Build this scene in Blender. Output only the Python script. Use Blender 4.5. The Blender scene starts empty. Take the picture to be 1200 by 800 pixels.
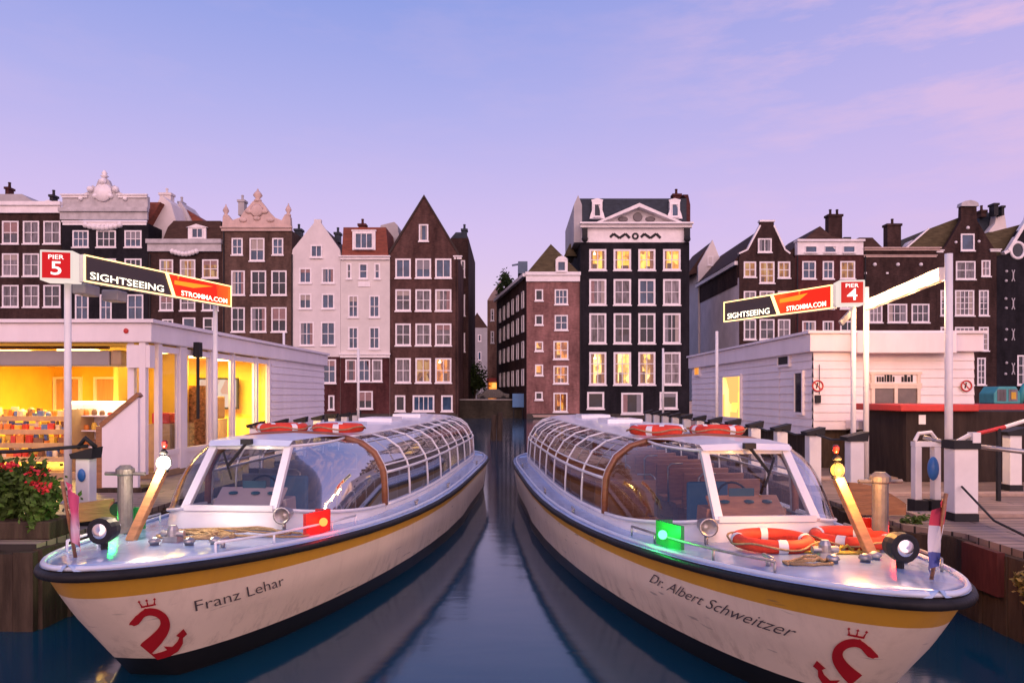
import bpy, bmesh, math, random
import numpy as np
from mathutils import Vector, Matrix
random.seed(7)
S = bpy.context.scene
COL = S.collection
F = 850.0; HV = 463.0; CZ = 2.5            # focal length in px of the 1200-wide photograph, horizon row, eye height
# ------------------------------------------------------------------ camera
cam = bpy.data.cameras.new('camera'); camo = bpy.data.objects.new('camera', cam); COL.objects.link(camo)
camo.location = (0, 0, CZ); camo.rotation_euler = (math.radians(90), 0, 0)
cam.sensor_width = 36; cam.lens = 36 * F / 1200; cam.shift_y = (HV - 400) / 1200
cam.clip_start = 0.1; cam.clip_end = 3000
S.camera = camo
# ------------------------------------------------------------------ dusk sky
wd = bpy.data.worlds.new('World'); S.world = wd; wd.use_nodes = True
nt = wd.node_tree; N = nt.nodes; Lk = nt.links
bgn = N['Background']
tc = N.new('ShaderNodeTexCoord'); sep = N.new('ShaderNodeSeparateXYZ'); Lk.new(tc.outputs['Generated'], sep.inputs[0])
def ramp(nt, stops, fac=None):
    r = nt.nodes.new('ShaderNodeValToRGB'); cr = r.color_ramp
    while len(cr.elements) < len(stops): cr.elements.new(0.5)
    for e, (p, c) in zip(cr.elements, stops): e.position = p; e.color = (*c, 1)
    if fac is not None: nt.links.new(fac, r.inputs[0])
    return r
front = ramp(nt, [(0.0, (.84, .56, .74)), (.10, (.80, .59, .80)), (.22, (.67, .52, .87)), (.36, (.44, .43, .84)), (.50, (.25, .33, .78)), (.8, (.13, .22, .60))], sep.outputs['Z'])
back = ramp(nt, [(0.0, (1.25, .62, .55)), (.15, (1.1, .60, .66)), (.40, (.60, .46, .75)), (.8, (.14, .22, .60))], sep.outputs['Z'])
mr = N.new('ShaderNodeMapRange'); mr.inputs[1].default_value = .35; mr.inputs[2].default_value = -.8
Lk.new(sep.outputs['Y'], mr.inputs[0])
mixb = N.new('ShaderNodeMix'); mixb.data_type = 'RGBA'
Lk.new(mr.outputs[0], mixb.inputs[0]); Lk.new(front.outputs[0], mixb.inputs[6]); Lk.new(back.outputs[0], mixb.inputs[7])
# thin pink clouds, high on the right
mp = N.new('ShaderNodeMapping'); mp.inputs['Scale'].default_value = (2.2, 2.0, 9.0); Lk.new(tc.outputs['Generated'], mp.inputs[0])
mp.inputs['Rotation'].default_value = (0, math.radians(12), 0)
cn = N.new('ShaderNodeTexNoise'); cn.inputs['Scale'].default_value = 2.6; cn.inputs['Detail'].default_value = 7; cn.inputs['Roughness'].default_value = .62; Lk.new(mp.outputs[0], cn.inputs[0])
cr_ = ramp(nt, [(.47, (0, 0, 0)), (.66, (1, 1, 1))], cn.outputs[0])
mx = N.new('ShaderNodeMapRange'); mx.inputs[1].default_value = .12; mx.inputs[2].default_value = .55; mx.inputs[3].default_value = .08; mx.inputs[4].default_value = .8; Lk.new(sep.outputs['X'], mx.inputs[0])
mzz = N.new('ShaderNodeMapRange'); mzz.inputs[1].default_value = .12; mzz.inputs[2].default_value = .42; Lk.new(sep.outputs['Z'], mzz.inputs[0])
m1 = N.new('ShaderNodeMath'); m1.operation = 'MULTIPLY'; Lk.new(cr_.outputs[0], m1.inputs[0]); Lk.new(mx.outputs[0], m1.inputs[1])
m2 = N.new('ShaderNodeMath'); m2.operation = 'MULTIPLY'; Lk.new(m1.outputs[0], m2.inputs[0]); Lk.new(mzz.outputs[0], m2.inputs[1])
mixc = N.new('ShaderNodeMix'); mixc.data_type = 'RGBA'; Lk.new(m2.outputs[0], mixc.inputs[0]); Lk.new(mixb.outputs[2], mixc.inputs[6]); mixc.inputs[7].default_value = (.92, .58, .74, 1)
# the Nishita sky adds its own dusk colour
sky = N.new('ShaderNodeTexSky'); sky.sky_type = 'NISHITA'; sky.sun_disc = False
sky.sun_elevation = math.radians(3); sky.sun_rotation = math.radians(174)
sm = N.new('ShaderNodeMix'); sm.data_type = 'RGBA'; sm.blend_type = 'ADD'; sm.inputs[0].default_value = .02
Lk.new(mixc.outputs[2], sm.inputs[6]); Lk.new(sky.outputs[0], sm.inputs[7])
pxr = N.new('ShaderNodeMapRange'); pxr.inputs[1].default_value = -.1; pxr.inputs[2].default_value = .75; pxr.inputs[4].default_value = .45; Lk.new(sep.outputs['X'], pxr.inputs[0])
pk = N.new('ShaderNodeMix'); pk.data_type = 'RGBA'; Lk.new(pxr.outputs[0], pk.inputs[0]); Lk.new(sm.outputs[2], pk.inputs[6]); pk.inputs[7].default_value = (.66, .48, .84, 1)
Lk.new(pk.outputs[2], bgn.inputs[0]); bgn.inputs[1].default_value = .90
# ------------------------------------------------------------------ last glow of the sunset, from behind the camera
sun = bpy.data.lights.new('sun', 'SUN'); so = bpy.data.objects.new('sun', sun); COL.objects.link(so)
sun.energy = 2.7; sun.angle = math.radians(80); sun.color = (1, .64, .62)
so.rotation_euler = (math.radians(76), 0, math.radians(6))
vs = S.view_settings; vs.view_transform = 'Standard'; vs.look = 'None'; vs.exposure = .10; vs.gamma = 1; vs.use_curve_mapping = False
S.cycles.max_bounces = 8; S.cycles.transparent_max_bounces = 24; S.cycles.caustics_reflective = False; S.cycles.caustics_refractive = False
S.cycles.sample_clamp_indirect = 6

# ================================================================== helpers
def P(u, v, Y): return ((u - 600) * Y / F, Y, CZ - (v - HV) * Y / F)
def PX(u, Y): return (u - 600) * Y / F
def PZ(v, Y): return CZ - (v - HV) * Y / F

MATS = {}
def mat(name, c, rough=.6, var=.12, vscale=3, bump=0, bscale=30, metal=0, emit=None, es=0, stretch=None, c2=None, spec=None, coat=0):
    if name in MATS: return MATS[name]
    m = bpy.data.materials.new(name); m.use_nodes = True; t = m.node_tree; b = t.nodes['Principled BSDF']
    b.inputs['Roughness'].default_value = rough; b.inputs['Metallic'].default_value = metal
    if spec is None and max(c) < .15 and rough > .45: spec = .15
    if spec is not None: b.inputs['Specular IOR Level'].default_value = spec
    if coat: b.inputs['Coat Weight'].default_value = coat; b.inputs['Coat Roughness'].default_value = .08
    co = t.nodes.new('ShaderNodeTexCoord'); src = co.outputs['Object']
    if stretch:
        mpn = t.nodes.new('ShaderNodeMapping'); mpn.inputs['Scale'].default_value = stretch; t.links.new(src, mpn.inputs[0]); src = mpn.outputs[0]
    if var > 0 or c2:
        n = t.nodes.new('ShaderNodeTexNoise'); n.inputs['Scale'].default_value = vscale; n.inputs['Detail'].default_value = 5; n.inputs['Roughness'].default_value = .65
        t.links.new(src, n.inputs[0])
        lo = tuple(x * (1 - var) for x in c); hi = tuple(min(1, x * (1 + var)) for x in c) if c2 is None else c2
        r = ramp(t, [(.32, lo), (.70, hi)], n.outputs[0]); t.links.new(r.outputs[0], b.inputs['Base Color'])
        rr = t.nodes.new('ShaderNodeMapRange'); rr.inputs[3].default_value = max(0, rough - .08); rr.inputs[4].default_value = min(1, rough + .1)
        t.links.new(n.outputs[0], rr.inputs[0]); t.links.new(rr.outputs[0], b.inputs['Roughness'])
    else: b.inputs['Base Color'].default_value = (*c, 1)
    if bump:
        n2 = t.nodes.new('ShaderNodeTexNoise'); n2.inputs['Scale'].default_value = bscale; n2.inputs['Detail'].default_value = 4; t.links.new(src, n2.inputs[0])
        bp = t.nodes.new('ShaderNodeBump'); bp.inputs['Strength'].default_value = bump; bp.inputs['Distance'].default_value = .02
        t.links.new(n2.outputs[0], bp.inputs['Height']); t.links.new(bp.outputs[0], b.inputs['Normal'])
    if emit: b.inputs['Emission Color'].default_value = (*emit, 1); b.inputs['Emission Strength'].default_value = es
    MATS[name] = m; return m

def brick(name, c1, c2, mortar, rough=.85, scale=1.0, dirt=.7):
    if name in MATS: return MATS[name]
    m = bpy.data.materials.new(name); m.use_nodes = True; t = m.node_tree; b = t.nodes['Principled BSDF']
    co = t.nodes.new('ShaderNodeTexCoord'); sp = t.nodes.new('ShaderNodeSeparateXYZ'); t.links.new(co.outputs['Object'], sp.inputs[0])
    ad = t.nodes.new('ShaderNodeMath'); t.links.new(sp.outputs[0], ad.inputs[0]); t.links.new(sp.outputs[1], ad.inputs[1])
    cb = t.nodes.new('ShaderNodeCombineXYZ'); t.links.new(ad.outputs[0], cb.inputs[0]); t.links.new(sp.outputs[2], cb.inputs[1])
    bt = t.nodes.new('ShaderNodeTexBrick'); t.links.new(cb.outputs[0], bt.inputs[0])
    bt.inputs['Color1'].default_value = (*c1, 1); bt.inputs['Color2'].default_value = (*c2, 1); bt.inputs['Mortar'].default_value = (*mortar, 1)
    bt.inputs['Scale'].default_value = scale; bt.inputs['Brick Width'].default_value = .30; bt.inputs['Row Height'].default_value = .11; bt.inputs['Mortar Size'].default_value = .012; bt.inputs['Bias'].default_value = -.1
    n = t.nodes.new('ShaderNodeTexNoise'); n.inputs['Scale'].default_value = .42; n.inputs['Detail'].default_value = 9; n.inputs['Roughness'].default_value = .72; mq = t.nodes.new('ShaderNodeMapping'); mq.inputs['Scale'].default_value = (1.5,1,.55); t.links.new(co.outputs['Object'], mq.inputs[0]); t.links.new(mq.outputs[0], n.inputs[0])
    r = ramp(t, [(.3, (1 - dirt,) * 3), (.7, (1 + dirt * .5,) * 3)], n.outputs[0])
    mm = t.nodes.new('ShaderNodeMix'); mm.data_type = 'RGBA'; mm.blend_type = 'MULTIPLY'; mm.inputs[0].default_value = 1
    t.links.new(bt.outputs[0], mm.inputs[6]); t.links.new(r.outputs[0], mm.inputs[7]); t.links.new(mm.outputs[2], b.inputs['Base Color'])
    bp = t.nodes.new('ShaderNodeBump'); bp.inputs['Strength'].default_value = .5; bp.inputs['Distance'].default_value = .01; t.links.new(bt.outputs['Fac'], bp.inputs['Height']); bp.invert = True
    t.links.new(bp.outputs[0], b.inputs['Normal']); b.inputs['Roughness'].default_value = rough; b.inputs['Specular IOR Level'].default_value = .10
    MATS[name] = m; return m

def glass(name, tint, gl=.04, rough=.05, floor=.05):
    if name in MATS: return MATS[name]
    m = bpy.data.materials.new(name); m.use_nodes = True; t = m.node_tree; t.nodes.clear()
    o = t.nodes.new('ShaderNodeOutputMaterial'); tr = t.nodes.new('ShaderNodeBsdfTransparent'); tr.inputs[0].default_value = (*tint, 1)
    g = t.nodes.new('ShaderNodeBsdfGlossy'); g.inputs[1].default_value = rough; g.inputs[0].default_value = (.95, .95, 1, 1)
    fr = t.nodes.new('ShaderNodeFresnel'); fr.inputs[0].default_value = 1.5
    mp_ = t.nodes.new('ShaderNodeMapRange'); mp_.inputs[3].default_value = floor; mp_.inputs[4].default_value = .55; t.links.new(fr.outputs[0], mp_.inputs[0])
    nn = t.nodes.new('ShaderNodeTexNoise'); nn.inputs['Scale'].default_value = 2.5; bp = t.nodes.new('ShaderNodeBump'); bp.inputs['Strength'].default_value = .03; bp.inputs['Distance'].default_value = .02
    t.links.new(nn.outputs[0], bp.inputs['Height']); t.links.new(bp.outputs[0], g.inputs['Normal'])
    mi = t.nodes.new('ShaderNodeMixShader'); t.links.new(mp_.outputs[0], mi.inputs[0]); t.links.new(tr.outputs[0], mi.inputs[1]); t.links.new(g.outputs[0], mi.inputs[2]); t.links.new(mi.outputs[0], o.inputs[0])
    MATS[name] = m; return m

def emis(name, c, s, c2=None, vscale=2.0, c3=None):
    if name in MATS: return MATS[name]
    m = bpy.data.materials.new(name); m.use_nodes = True; t = m.node_tree; b = t.nodes['Principled BSDF']
    b.inputs['Base Color'].default_value = (.006, .006, .006, 1); b.inputs['Roughness'].default_value = .4; b.inputs['Specular IOR Level'].default_value = .06
    b.inputs['Emission Color'].default_value = (*c, 1); b.inputs['Emission Strength'].default_value = s
    if c2:
        co = t.nodes.new('ShaderNodeTexCoord'); n = t.nodes.new('ShaderNodeTexNoise'); n.inputs['Scale'].default_value = vscale; n.inputs['Detail'].default_value = 1.2; n.inputs['Roughness'].default_value = .4
        mpn = t.nodes.new('ShaderNodeMapping'); mpn.inputs['Scale'].default_value = (1.6, 1, .8); t.links.new(co.outputs['Object'], mpn.inputs[0]); t.links.new(mpn.outputs[0], n.inputs[0])
        st = [(.30, c2), (.50, c)] + ([(.72, c3)] if c3 else [])
        vo = t.nodes.new('ShaderNodeTexVoronoi'); vo.distance = 'CHEBYCHEV'; vo.inputs['Scale'].default_value = vscale*1.5; t.links.new(mpn.outputs[0], vo.inputs[0])
        sv = t.nodes.new('ShaderNodeSeparateColor'); t.links.new(vo.outputs['Color'], sv.inputs[0])
        av = t.nodes.new('ShaderNodeMix'); av.inputs[0].default_value = .55; t.links.new(sv.outputs[0], av.inputs[2]); t.links.new(n.outputs[0], av.inputs[3])
        r = ramp(t, st, av.outputs[0]); t.links.new(r.outputs[0], b.inputs['Emission Color'])
    MATS[name] = m; return m

class MB:
    def __init__(s): s.v = []; s.f = []; s.mi = []; s.cur = 0
    def add(s, vs, fs):
        o = len(s.v); s.v += [tuple(x) for x in vs]; s.f += [tuple(i + o for i in f) for f in fs]; s.mi += [s.cur] * len(fs); return s
    def box(s, x0, x1, y0, y1, z0, z1):
        return s.add([(x0,y0,z0),(x1,y0,z0),(x1,y1,z0),(x0,y1,z0),(x0,y0,z1),(x1,y0,z1),(x1,y1,z1),(x0,y1,z1)],
                     [(0,3,2,1),(4,5,6,7),(0,1,5,4),(1,2,6,5),(2,3,7,6),(3,0,4,7)])
    def obox(s, c, ax, ay, az, hx, hy, hz):
        c, ax, ay, az = map(Vector, (c, ax, ay, az)); V = []
        for z in (-1, 1):
            for x, y in ((-1,-1),(1,-1),(1,1),(-1,1)): V.append(c + ax*hx*x + ay*hy*y + az*hz*z)
        return s.add(V, [(0,3,2,1),(4,5,6,7),(0,1,5,4),(1,2,6,5),(2,3,7,6),(3,0,4,7)])
    def beam(s, a, b, w, h, up=(0,0,1)):
        a = Vector(a); b = Vector(b); d = (b - a); L = d.length; d.normalize(); u = Vector(up)
        if abs(d.dot(u)) > .98: u = Vector((0, 1, 0))
        r = d.cross(u).normalized(); u = r.cross(d).normalized()
        return s.obox((a + b) / 2, r, d, u, w / 2, L / 2, h / 2)
    def prism(s, pts, y0, y1):                     # polygon in x,z extruded along y
        n = len(pts)
        V = [(x, y0, z) for x, z in pts] + [(x, y1, z) for x, z in pts]
        return s.add(V, [tuple(range(n)), tuple(range(2*n-1, n-1, -1))] + [(i, i+n, (i+1) % n + n, (i+1) % n) for i in range(n)])
    def quad(s, a, b, c, d): return s.add([a, b, c, d], [(0, 1, 2, 3)])
    def tube(s, path, r, n=8, cap=True, closed=False):
        path = [Vector(p) for p in path]; m = len(path); V = []; up = None
        for i, p in enumerate(path):
            if closed: d = path[(i+1) % m] - path[i-1]
            else: d = path[min(i+1, m-1)] - path[max(i-1, 0)]
            d.normalize()
            if up is None:
                up = Vector((0,0,1)) if abs(d.z) < .9 else Vector((1,0,0))
            a = d.cross(up).normalized(); up = a.cross(d).normalized()
            rr = r[i] if isinstance(r, (list, tuple)) else r
            for k in range(n):
                t = 2*math.pi*k/n; V.append(p + a*math.cos(t)*rr + up*math.sin(t)*rr)
        fs = []
        for i in range(m if closed else m-1):
            j = (i+1) % m
            for k in range(n): fs.append((i*n+k, i*n+(k+1) % n, j*n+(k+1) % n, j*n+k))
        if cap and not closed: fs += [tuple(range(n-1, -1, -1)), tuple((m-1)*n+k for k in range(n))]
        return s.add(V, fs)
    def lathe(s, c, prof, n=16, axis='z'):         # prof: (radius, height)
        V = []
        for r, h in prof:
            for k in range(n):
                t = 2*math.pi*k/n; p = (r*math.cos(t), r*math.sin(t), h)
                if axis == 'y': p = (p[0], p[2], p[1])
                V.append((c[0]+p[0], c[1]+p[1], c[2]+p[2]))
        m = len(prof); fs = []
        for i in range(m-1):
            for k in range(n): fs.append((i*n+k, i*n+(k+1) % n, (i+1)*n+(k+1) % n, (i+1)*n+k))
        fs += [tuple(range(n-1,-1,-1)), tuple((m-1)*n+k for k in range(n))]
        return s.add(V, fs)
    def ball(s, c, r, n=12, m=8, sq=(1,1,1)):
        V = []; 
        for i in range(m+1):
            ph = math.pi*i/m
            for k in range(n):
                t = 2*math.pi*k/n; V.append((c[0]+sq[0]*r*math.sin(ph)*math.cos(t), c[1]+sq[1]*r*math.sin(ph)*math.sin(t), c[2]+sq[2]*r*math.cos(ph)))
        return s.add(V, [(i*n+k, (i+1)*n+k, (i+1)*n+(k+1) % n, i*n+(k+1) % n) for i in range(m) for k in range(n)])
    def grid(s, rows):                              # rows of points
        n = len(rows[0]); V = [p for r in rows for p in r]
        return s.add(V, [(i*n+k, i*n+k+1, (i+1)*n+k+1, (i+1)*n+k) for i in range(len(rows)-1) for k in range(n-1)])
    def build(s, name, m, parent=None, local=False, smooth=False, bevel=0, merge=False):
        me = bpy.data.meshes.new(name)
        off = Vector((0,0,0))
        if parent is not None and not local:
            p = parent
            while p is not None: off += p.location; p = p.parent
        me.from_pydata([tuple(Vector(v) - off) for v in s.v], [], s.f)
        for x in (m if isinstance(m, (list, tuple)) else [m]): me.materials.append(x)
        if any(s.mi):
            for pl, i in zip(me.polygons, s.mi): pl.material_index = i
        if merge or bevel:
            b = bmesh.new(); b.from_mesh(me)
            bmesh.ops.remove_doubles(b, verts=b.verts, dist=1e-4)
            bmesh.ops.recalc_face_normals(b, faces=b.faces)
            if bevel:
                es = [e for e in b.edges if len(e.link_faces) == 2 and e.calc_face_angle(0) > .6]
                bmesh.ops.bevel(b, geom=es, offset=bevel, segments=2, affect='EDGES', profile=.5)
            b.to_mesh(me); b.free()
        if smooth:
            for pl in me.polygons: pl.use_smooth = True
        me.update()
        o = bpy.data.objects.new(name, me); COL.objects.link(o)
        if parent is not None: o.parent = parent
        return o

def build_each(b, name, m, root, **k):             # every separate piece becomes an object of its own
    par = list(range(len(b.v)))
    def find(i):
        while par[i] != i: par[i] = par[par[i]]; i = par[i]
        return i
    for f in b.f:
        for i in f[1:]: par[find(i)] = find(f[0])
    g = {}
    for f in b.f: g.setdefault(find(f[0]), []).append(f)
    out = []
    for fs in g.values():
        ids = sorted({i for f in fs for i in f}); mp = {i: n for n, i in enumerate(ids)}
        q = MB(); q.add([b.v[i] for i in ids], [tuple(mp[i] for i in f) for f in fs]); out.append(q.build(name, m, root, **k))
    return out
def tag(o, label=None, cat=None, group=None, kind=None):
    if label: o['label'] = label
    if cat: o['category'] = cat
    if group: o['group'] = group
    if kind: o['kind'] = kind
    return o
def thing(name, label, cat, loc=(0,0,0), rz=0, group=None):
    o = bpy.data.objects.new(name, None); COL.objects.link(o); o.location = loc; o.rotation_euler = (0,0,rz); o.empty_display_size = .2
    return tag(o, label, cat, group)
KIDS = lambda o: [c for c in bpy.data.objects if c.parent == o]
def copy_tree(o, parent=None):
    c = o.copy(); COL.objects.link(c); c.parent = parent
    for ch in KIDS(o): copy_tree(ch, c)
    return c
def text_mesh(body, size, shear=0, bold=0, align='LEFT'):
    cu = bpy.data.curves.new('t', 'FONT'); cu.body = body; cu.size = size; cu.shear = shear; cu.offset = bold; cu.align_x = align; cu.resolution_u = 3
    o = bpy.data.objects.new('t', cu); COL.objects.link(o); bpy.context.view_layer.update()
    me = bpy.data.meshes.new_from_object(o.evaluated_get(bpy.context.evaluated_depsgraph_get()))
    V = [tuple(v.co) for v in me.vertices]; Fc = [tuple(p.vertices) for p in me.polygons]
    bpy.data.objects.remove(o); bpy.data.meshes.remove(me); bpy.data.curves.remove(cu)
    return V, Fc

# ================================================================== materials
WHITE = mat('white_paint', (.78,.76,.74), .45, .08, 2.0)
TRIM = mat('window_trim_paint', (.85,.80,.79), .5, .10, 1.5)
TRIMG = mat('grey_cornice_paint', (.50,.47,.47), .6, .22, 1.2)
STONE = mat('pink_sandstone', (.60,.44,.38), .8, .18, 1.0, .3, 6)
PLASTER = mat('white_plaster', (.72,.66,.63), .8, .10, .5, .2, 4)
PLASTER2 = mat('cream_plaster', (.70,.65,.60), .8, .09, .6, .2, 4)
GREYPL = mat('grey_plaster', (.42,.40,.40), .85, .14, .4, .2, 4)
BR_DARK = brick('dark_brown_brick', (0.0465, 0.0248, 0.0217), (0.0744, 0.0387, 0.0325), (0.0651, 0.0465, 0.0426))
BR_BLACK = brick('black_painted_brick', (0.0204, 0.0190, 0.0241), (0.0279, 0.0244, 0.0297), (0.0186, 0.0174, 0.0204))
BR_H7 = brick('deep_brown_brick', (0.0913, 0.0435, 0.0364), (0.1345, 0.0653, 0.0521), (0.1153, 0.0753, 0.0694))
BR_BROWN = brick('brown_brick', (0.1153, 0.0674, 0.0512), (0.1634, 0.0944, 0.0698), (0.1249, 0.0899, 0.0790))
BR_RED = brick('reddish_brick', (0.2530, 0.1091, 0.0949), (0.3584, 0.1637, 0.1423), (0.2951, 0.1984, 0.1897))
BR_MAROON = brick('maroon_brick', (0.0843, 0.0260, 0.0261), (0.1190, 0.0399, 0.0372), (0.0992, 0.0521, 0.0512))
BR_PEACH = brick('peach_brick', (0.3162, 0.1674, 0.1209), (0.3906, 0.2232, 0.1581), (0.3348, 0.2511, 0.2046))
ROOF_RED = mat('red_clay_tile', (.22,.058,.034), .8, .35, 1.2, .8, 9, stretch=(1,1,4))
ROOF_DK = mat('dark_brown_tile', (.070,.040,.032), .8, .35, 1.2, .8, 9, stretch=(1,1,4))
ROOF_OLV = mat('olive_brown_tile', (.10,.080,.045), .8, .35, 1.2, .8, 9, stretch=(1,1,4))
ROOF_SL = mat('blue_slate', (.035,.045,.060), .55, .3, 1.5, .6, 9, stretch=(1,1,4))
P_DARK = mat('dark_window_glass', (.016,.026,.042), .07, .45, .7, .05, .8, spec=.25)
P_BLUE = mat('blue_window_glass', (.045,.085,.15), .08, .45, .7, .05, .8, spec=.3)
P_CURT = mat('curtained_window_glass', (.13,.12,.14), .13, .8, .9, .05, .8, spec=.3, stretch=(3,1,.6))
P_LIT = emis('lit_yellow_window', (1,.46,.03), 1.35, (.42,.12,.01), 1.1, (1,.66,.12))
P_LITW = emis('lit_pale_window', (1,.58,.12), 1.5, (.22,.09,.03), 1.0, (1,.82,.38))
P_ORG = emis('lit_orange_window', (.95,.28,.03), .95, (.25,.05,.01), 1.2, (1,.55,.12))
P_DIM = emis('orange_reflection_pane', (.55,.22,.10), .75, (.20,.10,.10), 1.0, (.75,.42,.22))  # dim emission paints orange reflections into the panes
BLIND = [mat('cream_blind', (.42,.36,.32), .9, .1, 3), mat('grey_blind', (.26,.25,.27), .9, .1, 3), mat('rose_curtain', (.32,.20,.19), .9, .15, 3)]
P_C2 = mat('pale_curtained_glass', (.20,.18,.20), .14, .7, .9, .05, .8, spec=.3, stretch=(3,1,.6)); P_C3 = mat('dim_curtained_glass', (.055,.060,.080), .10, .8, .9, .05, .8, spec=.3)
PANE = {'c2': P_C2, 'c3': P_C3, 'd': P_DARK, 'b': P_BLUE, 'c': P_CURT, 'l': P_LIT, 'w': P_LITW, 'o': P_ORG, 'm': P_DIM}
IRON = mat('black_iron', (.025,.025,.028), .5, .2, 4)
STEEL = mat('worn_steel', (.42,.40,.39), .35, .25, 6, .2, 40, metal=.85)
WOOD = mat('varnished_wood', (.30,.13,.05), .4, .35, 3, .3, 12, stretch=(1,1,8))
WOODD = mat('dark_weathered_timber', (.060,.042,.030), .85, .45, 2, .8, 8, stretch=(3,3,.5))
BLACKR = mat('black_rubber', (.018,.018,.020), .5, .25, 5, .3, 20)
RED = mat('red_paint', (.50,.025,.020), .4, .15, 4)
ROPE = mat('tan_rope', (.42,.28,.14), .9, .3, 20, .8, 90)
ROPEY = mat('yellow_rope', (.50,.34,.05), .9, .3, 20, .8, 90)

# ================================================================== ground and water
water = MB(); 
water.quad((-400,-250,0), (400,-250,0), (400,79.4,0), (-400,79.4,0))
wm = bpy.data.materials.new('canal_water'); wm.use_nodes = True; t = wm.node_tree; b = t.nodes['Principled BSDF']
b.inputs['Base Color'].default_value = (.003,.042,.080,1); b.inputs['Roughness'].default_value = .10; b.inputs['Specular Tint'].default_value = (.62,.86,1,1); b.inputs['IOR'].default_value = 1.5
co = t.nodes.new('ShaderNodeTexCoord'); mpn = t.nodes.new('ShaderNodeMapping'); mpn.inputs['Scale'].default_value = (.5, 1.3, 1); t.links.new(co.outputs['Object'], mpn.inputs[0])
n1 = t.nodes.new('ShaderNodeTexNoise'); n1.inputs['Scale'].default_value = 1.8; n1.inputs['Detail'].default_value = 4; t.links.new(mpn.outputs[0], n1.inputs[0])
bp = t.nodes.new('ShaderNodeBump'); bp.inputs['Strength'].default_value = .06; bp.inputs['Distance'].default_value = .05; t.links.new(n1.outputs[0], bp.inputs['Height']); t.links.new(bp.outputs[0], b.inputs['Normal'])
tag(water.build('water', wm), kind='structure')
land = MB(); land.quad((-600,79.3,1.85), (600,79.3,1.85), (600,1500,1.85), (-600,1500,1.85))
tag(land.build('ground', mat('street_stone', (.09,.08,.075), .8, .25, .8)), kind='structure')

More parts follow.
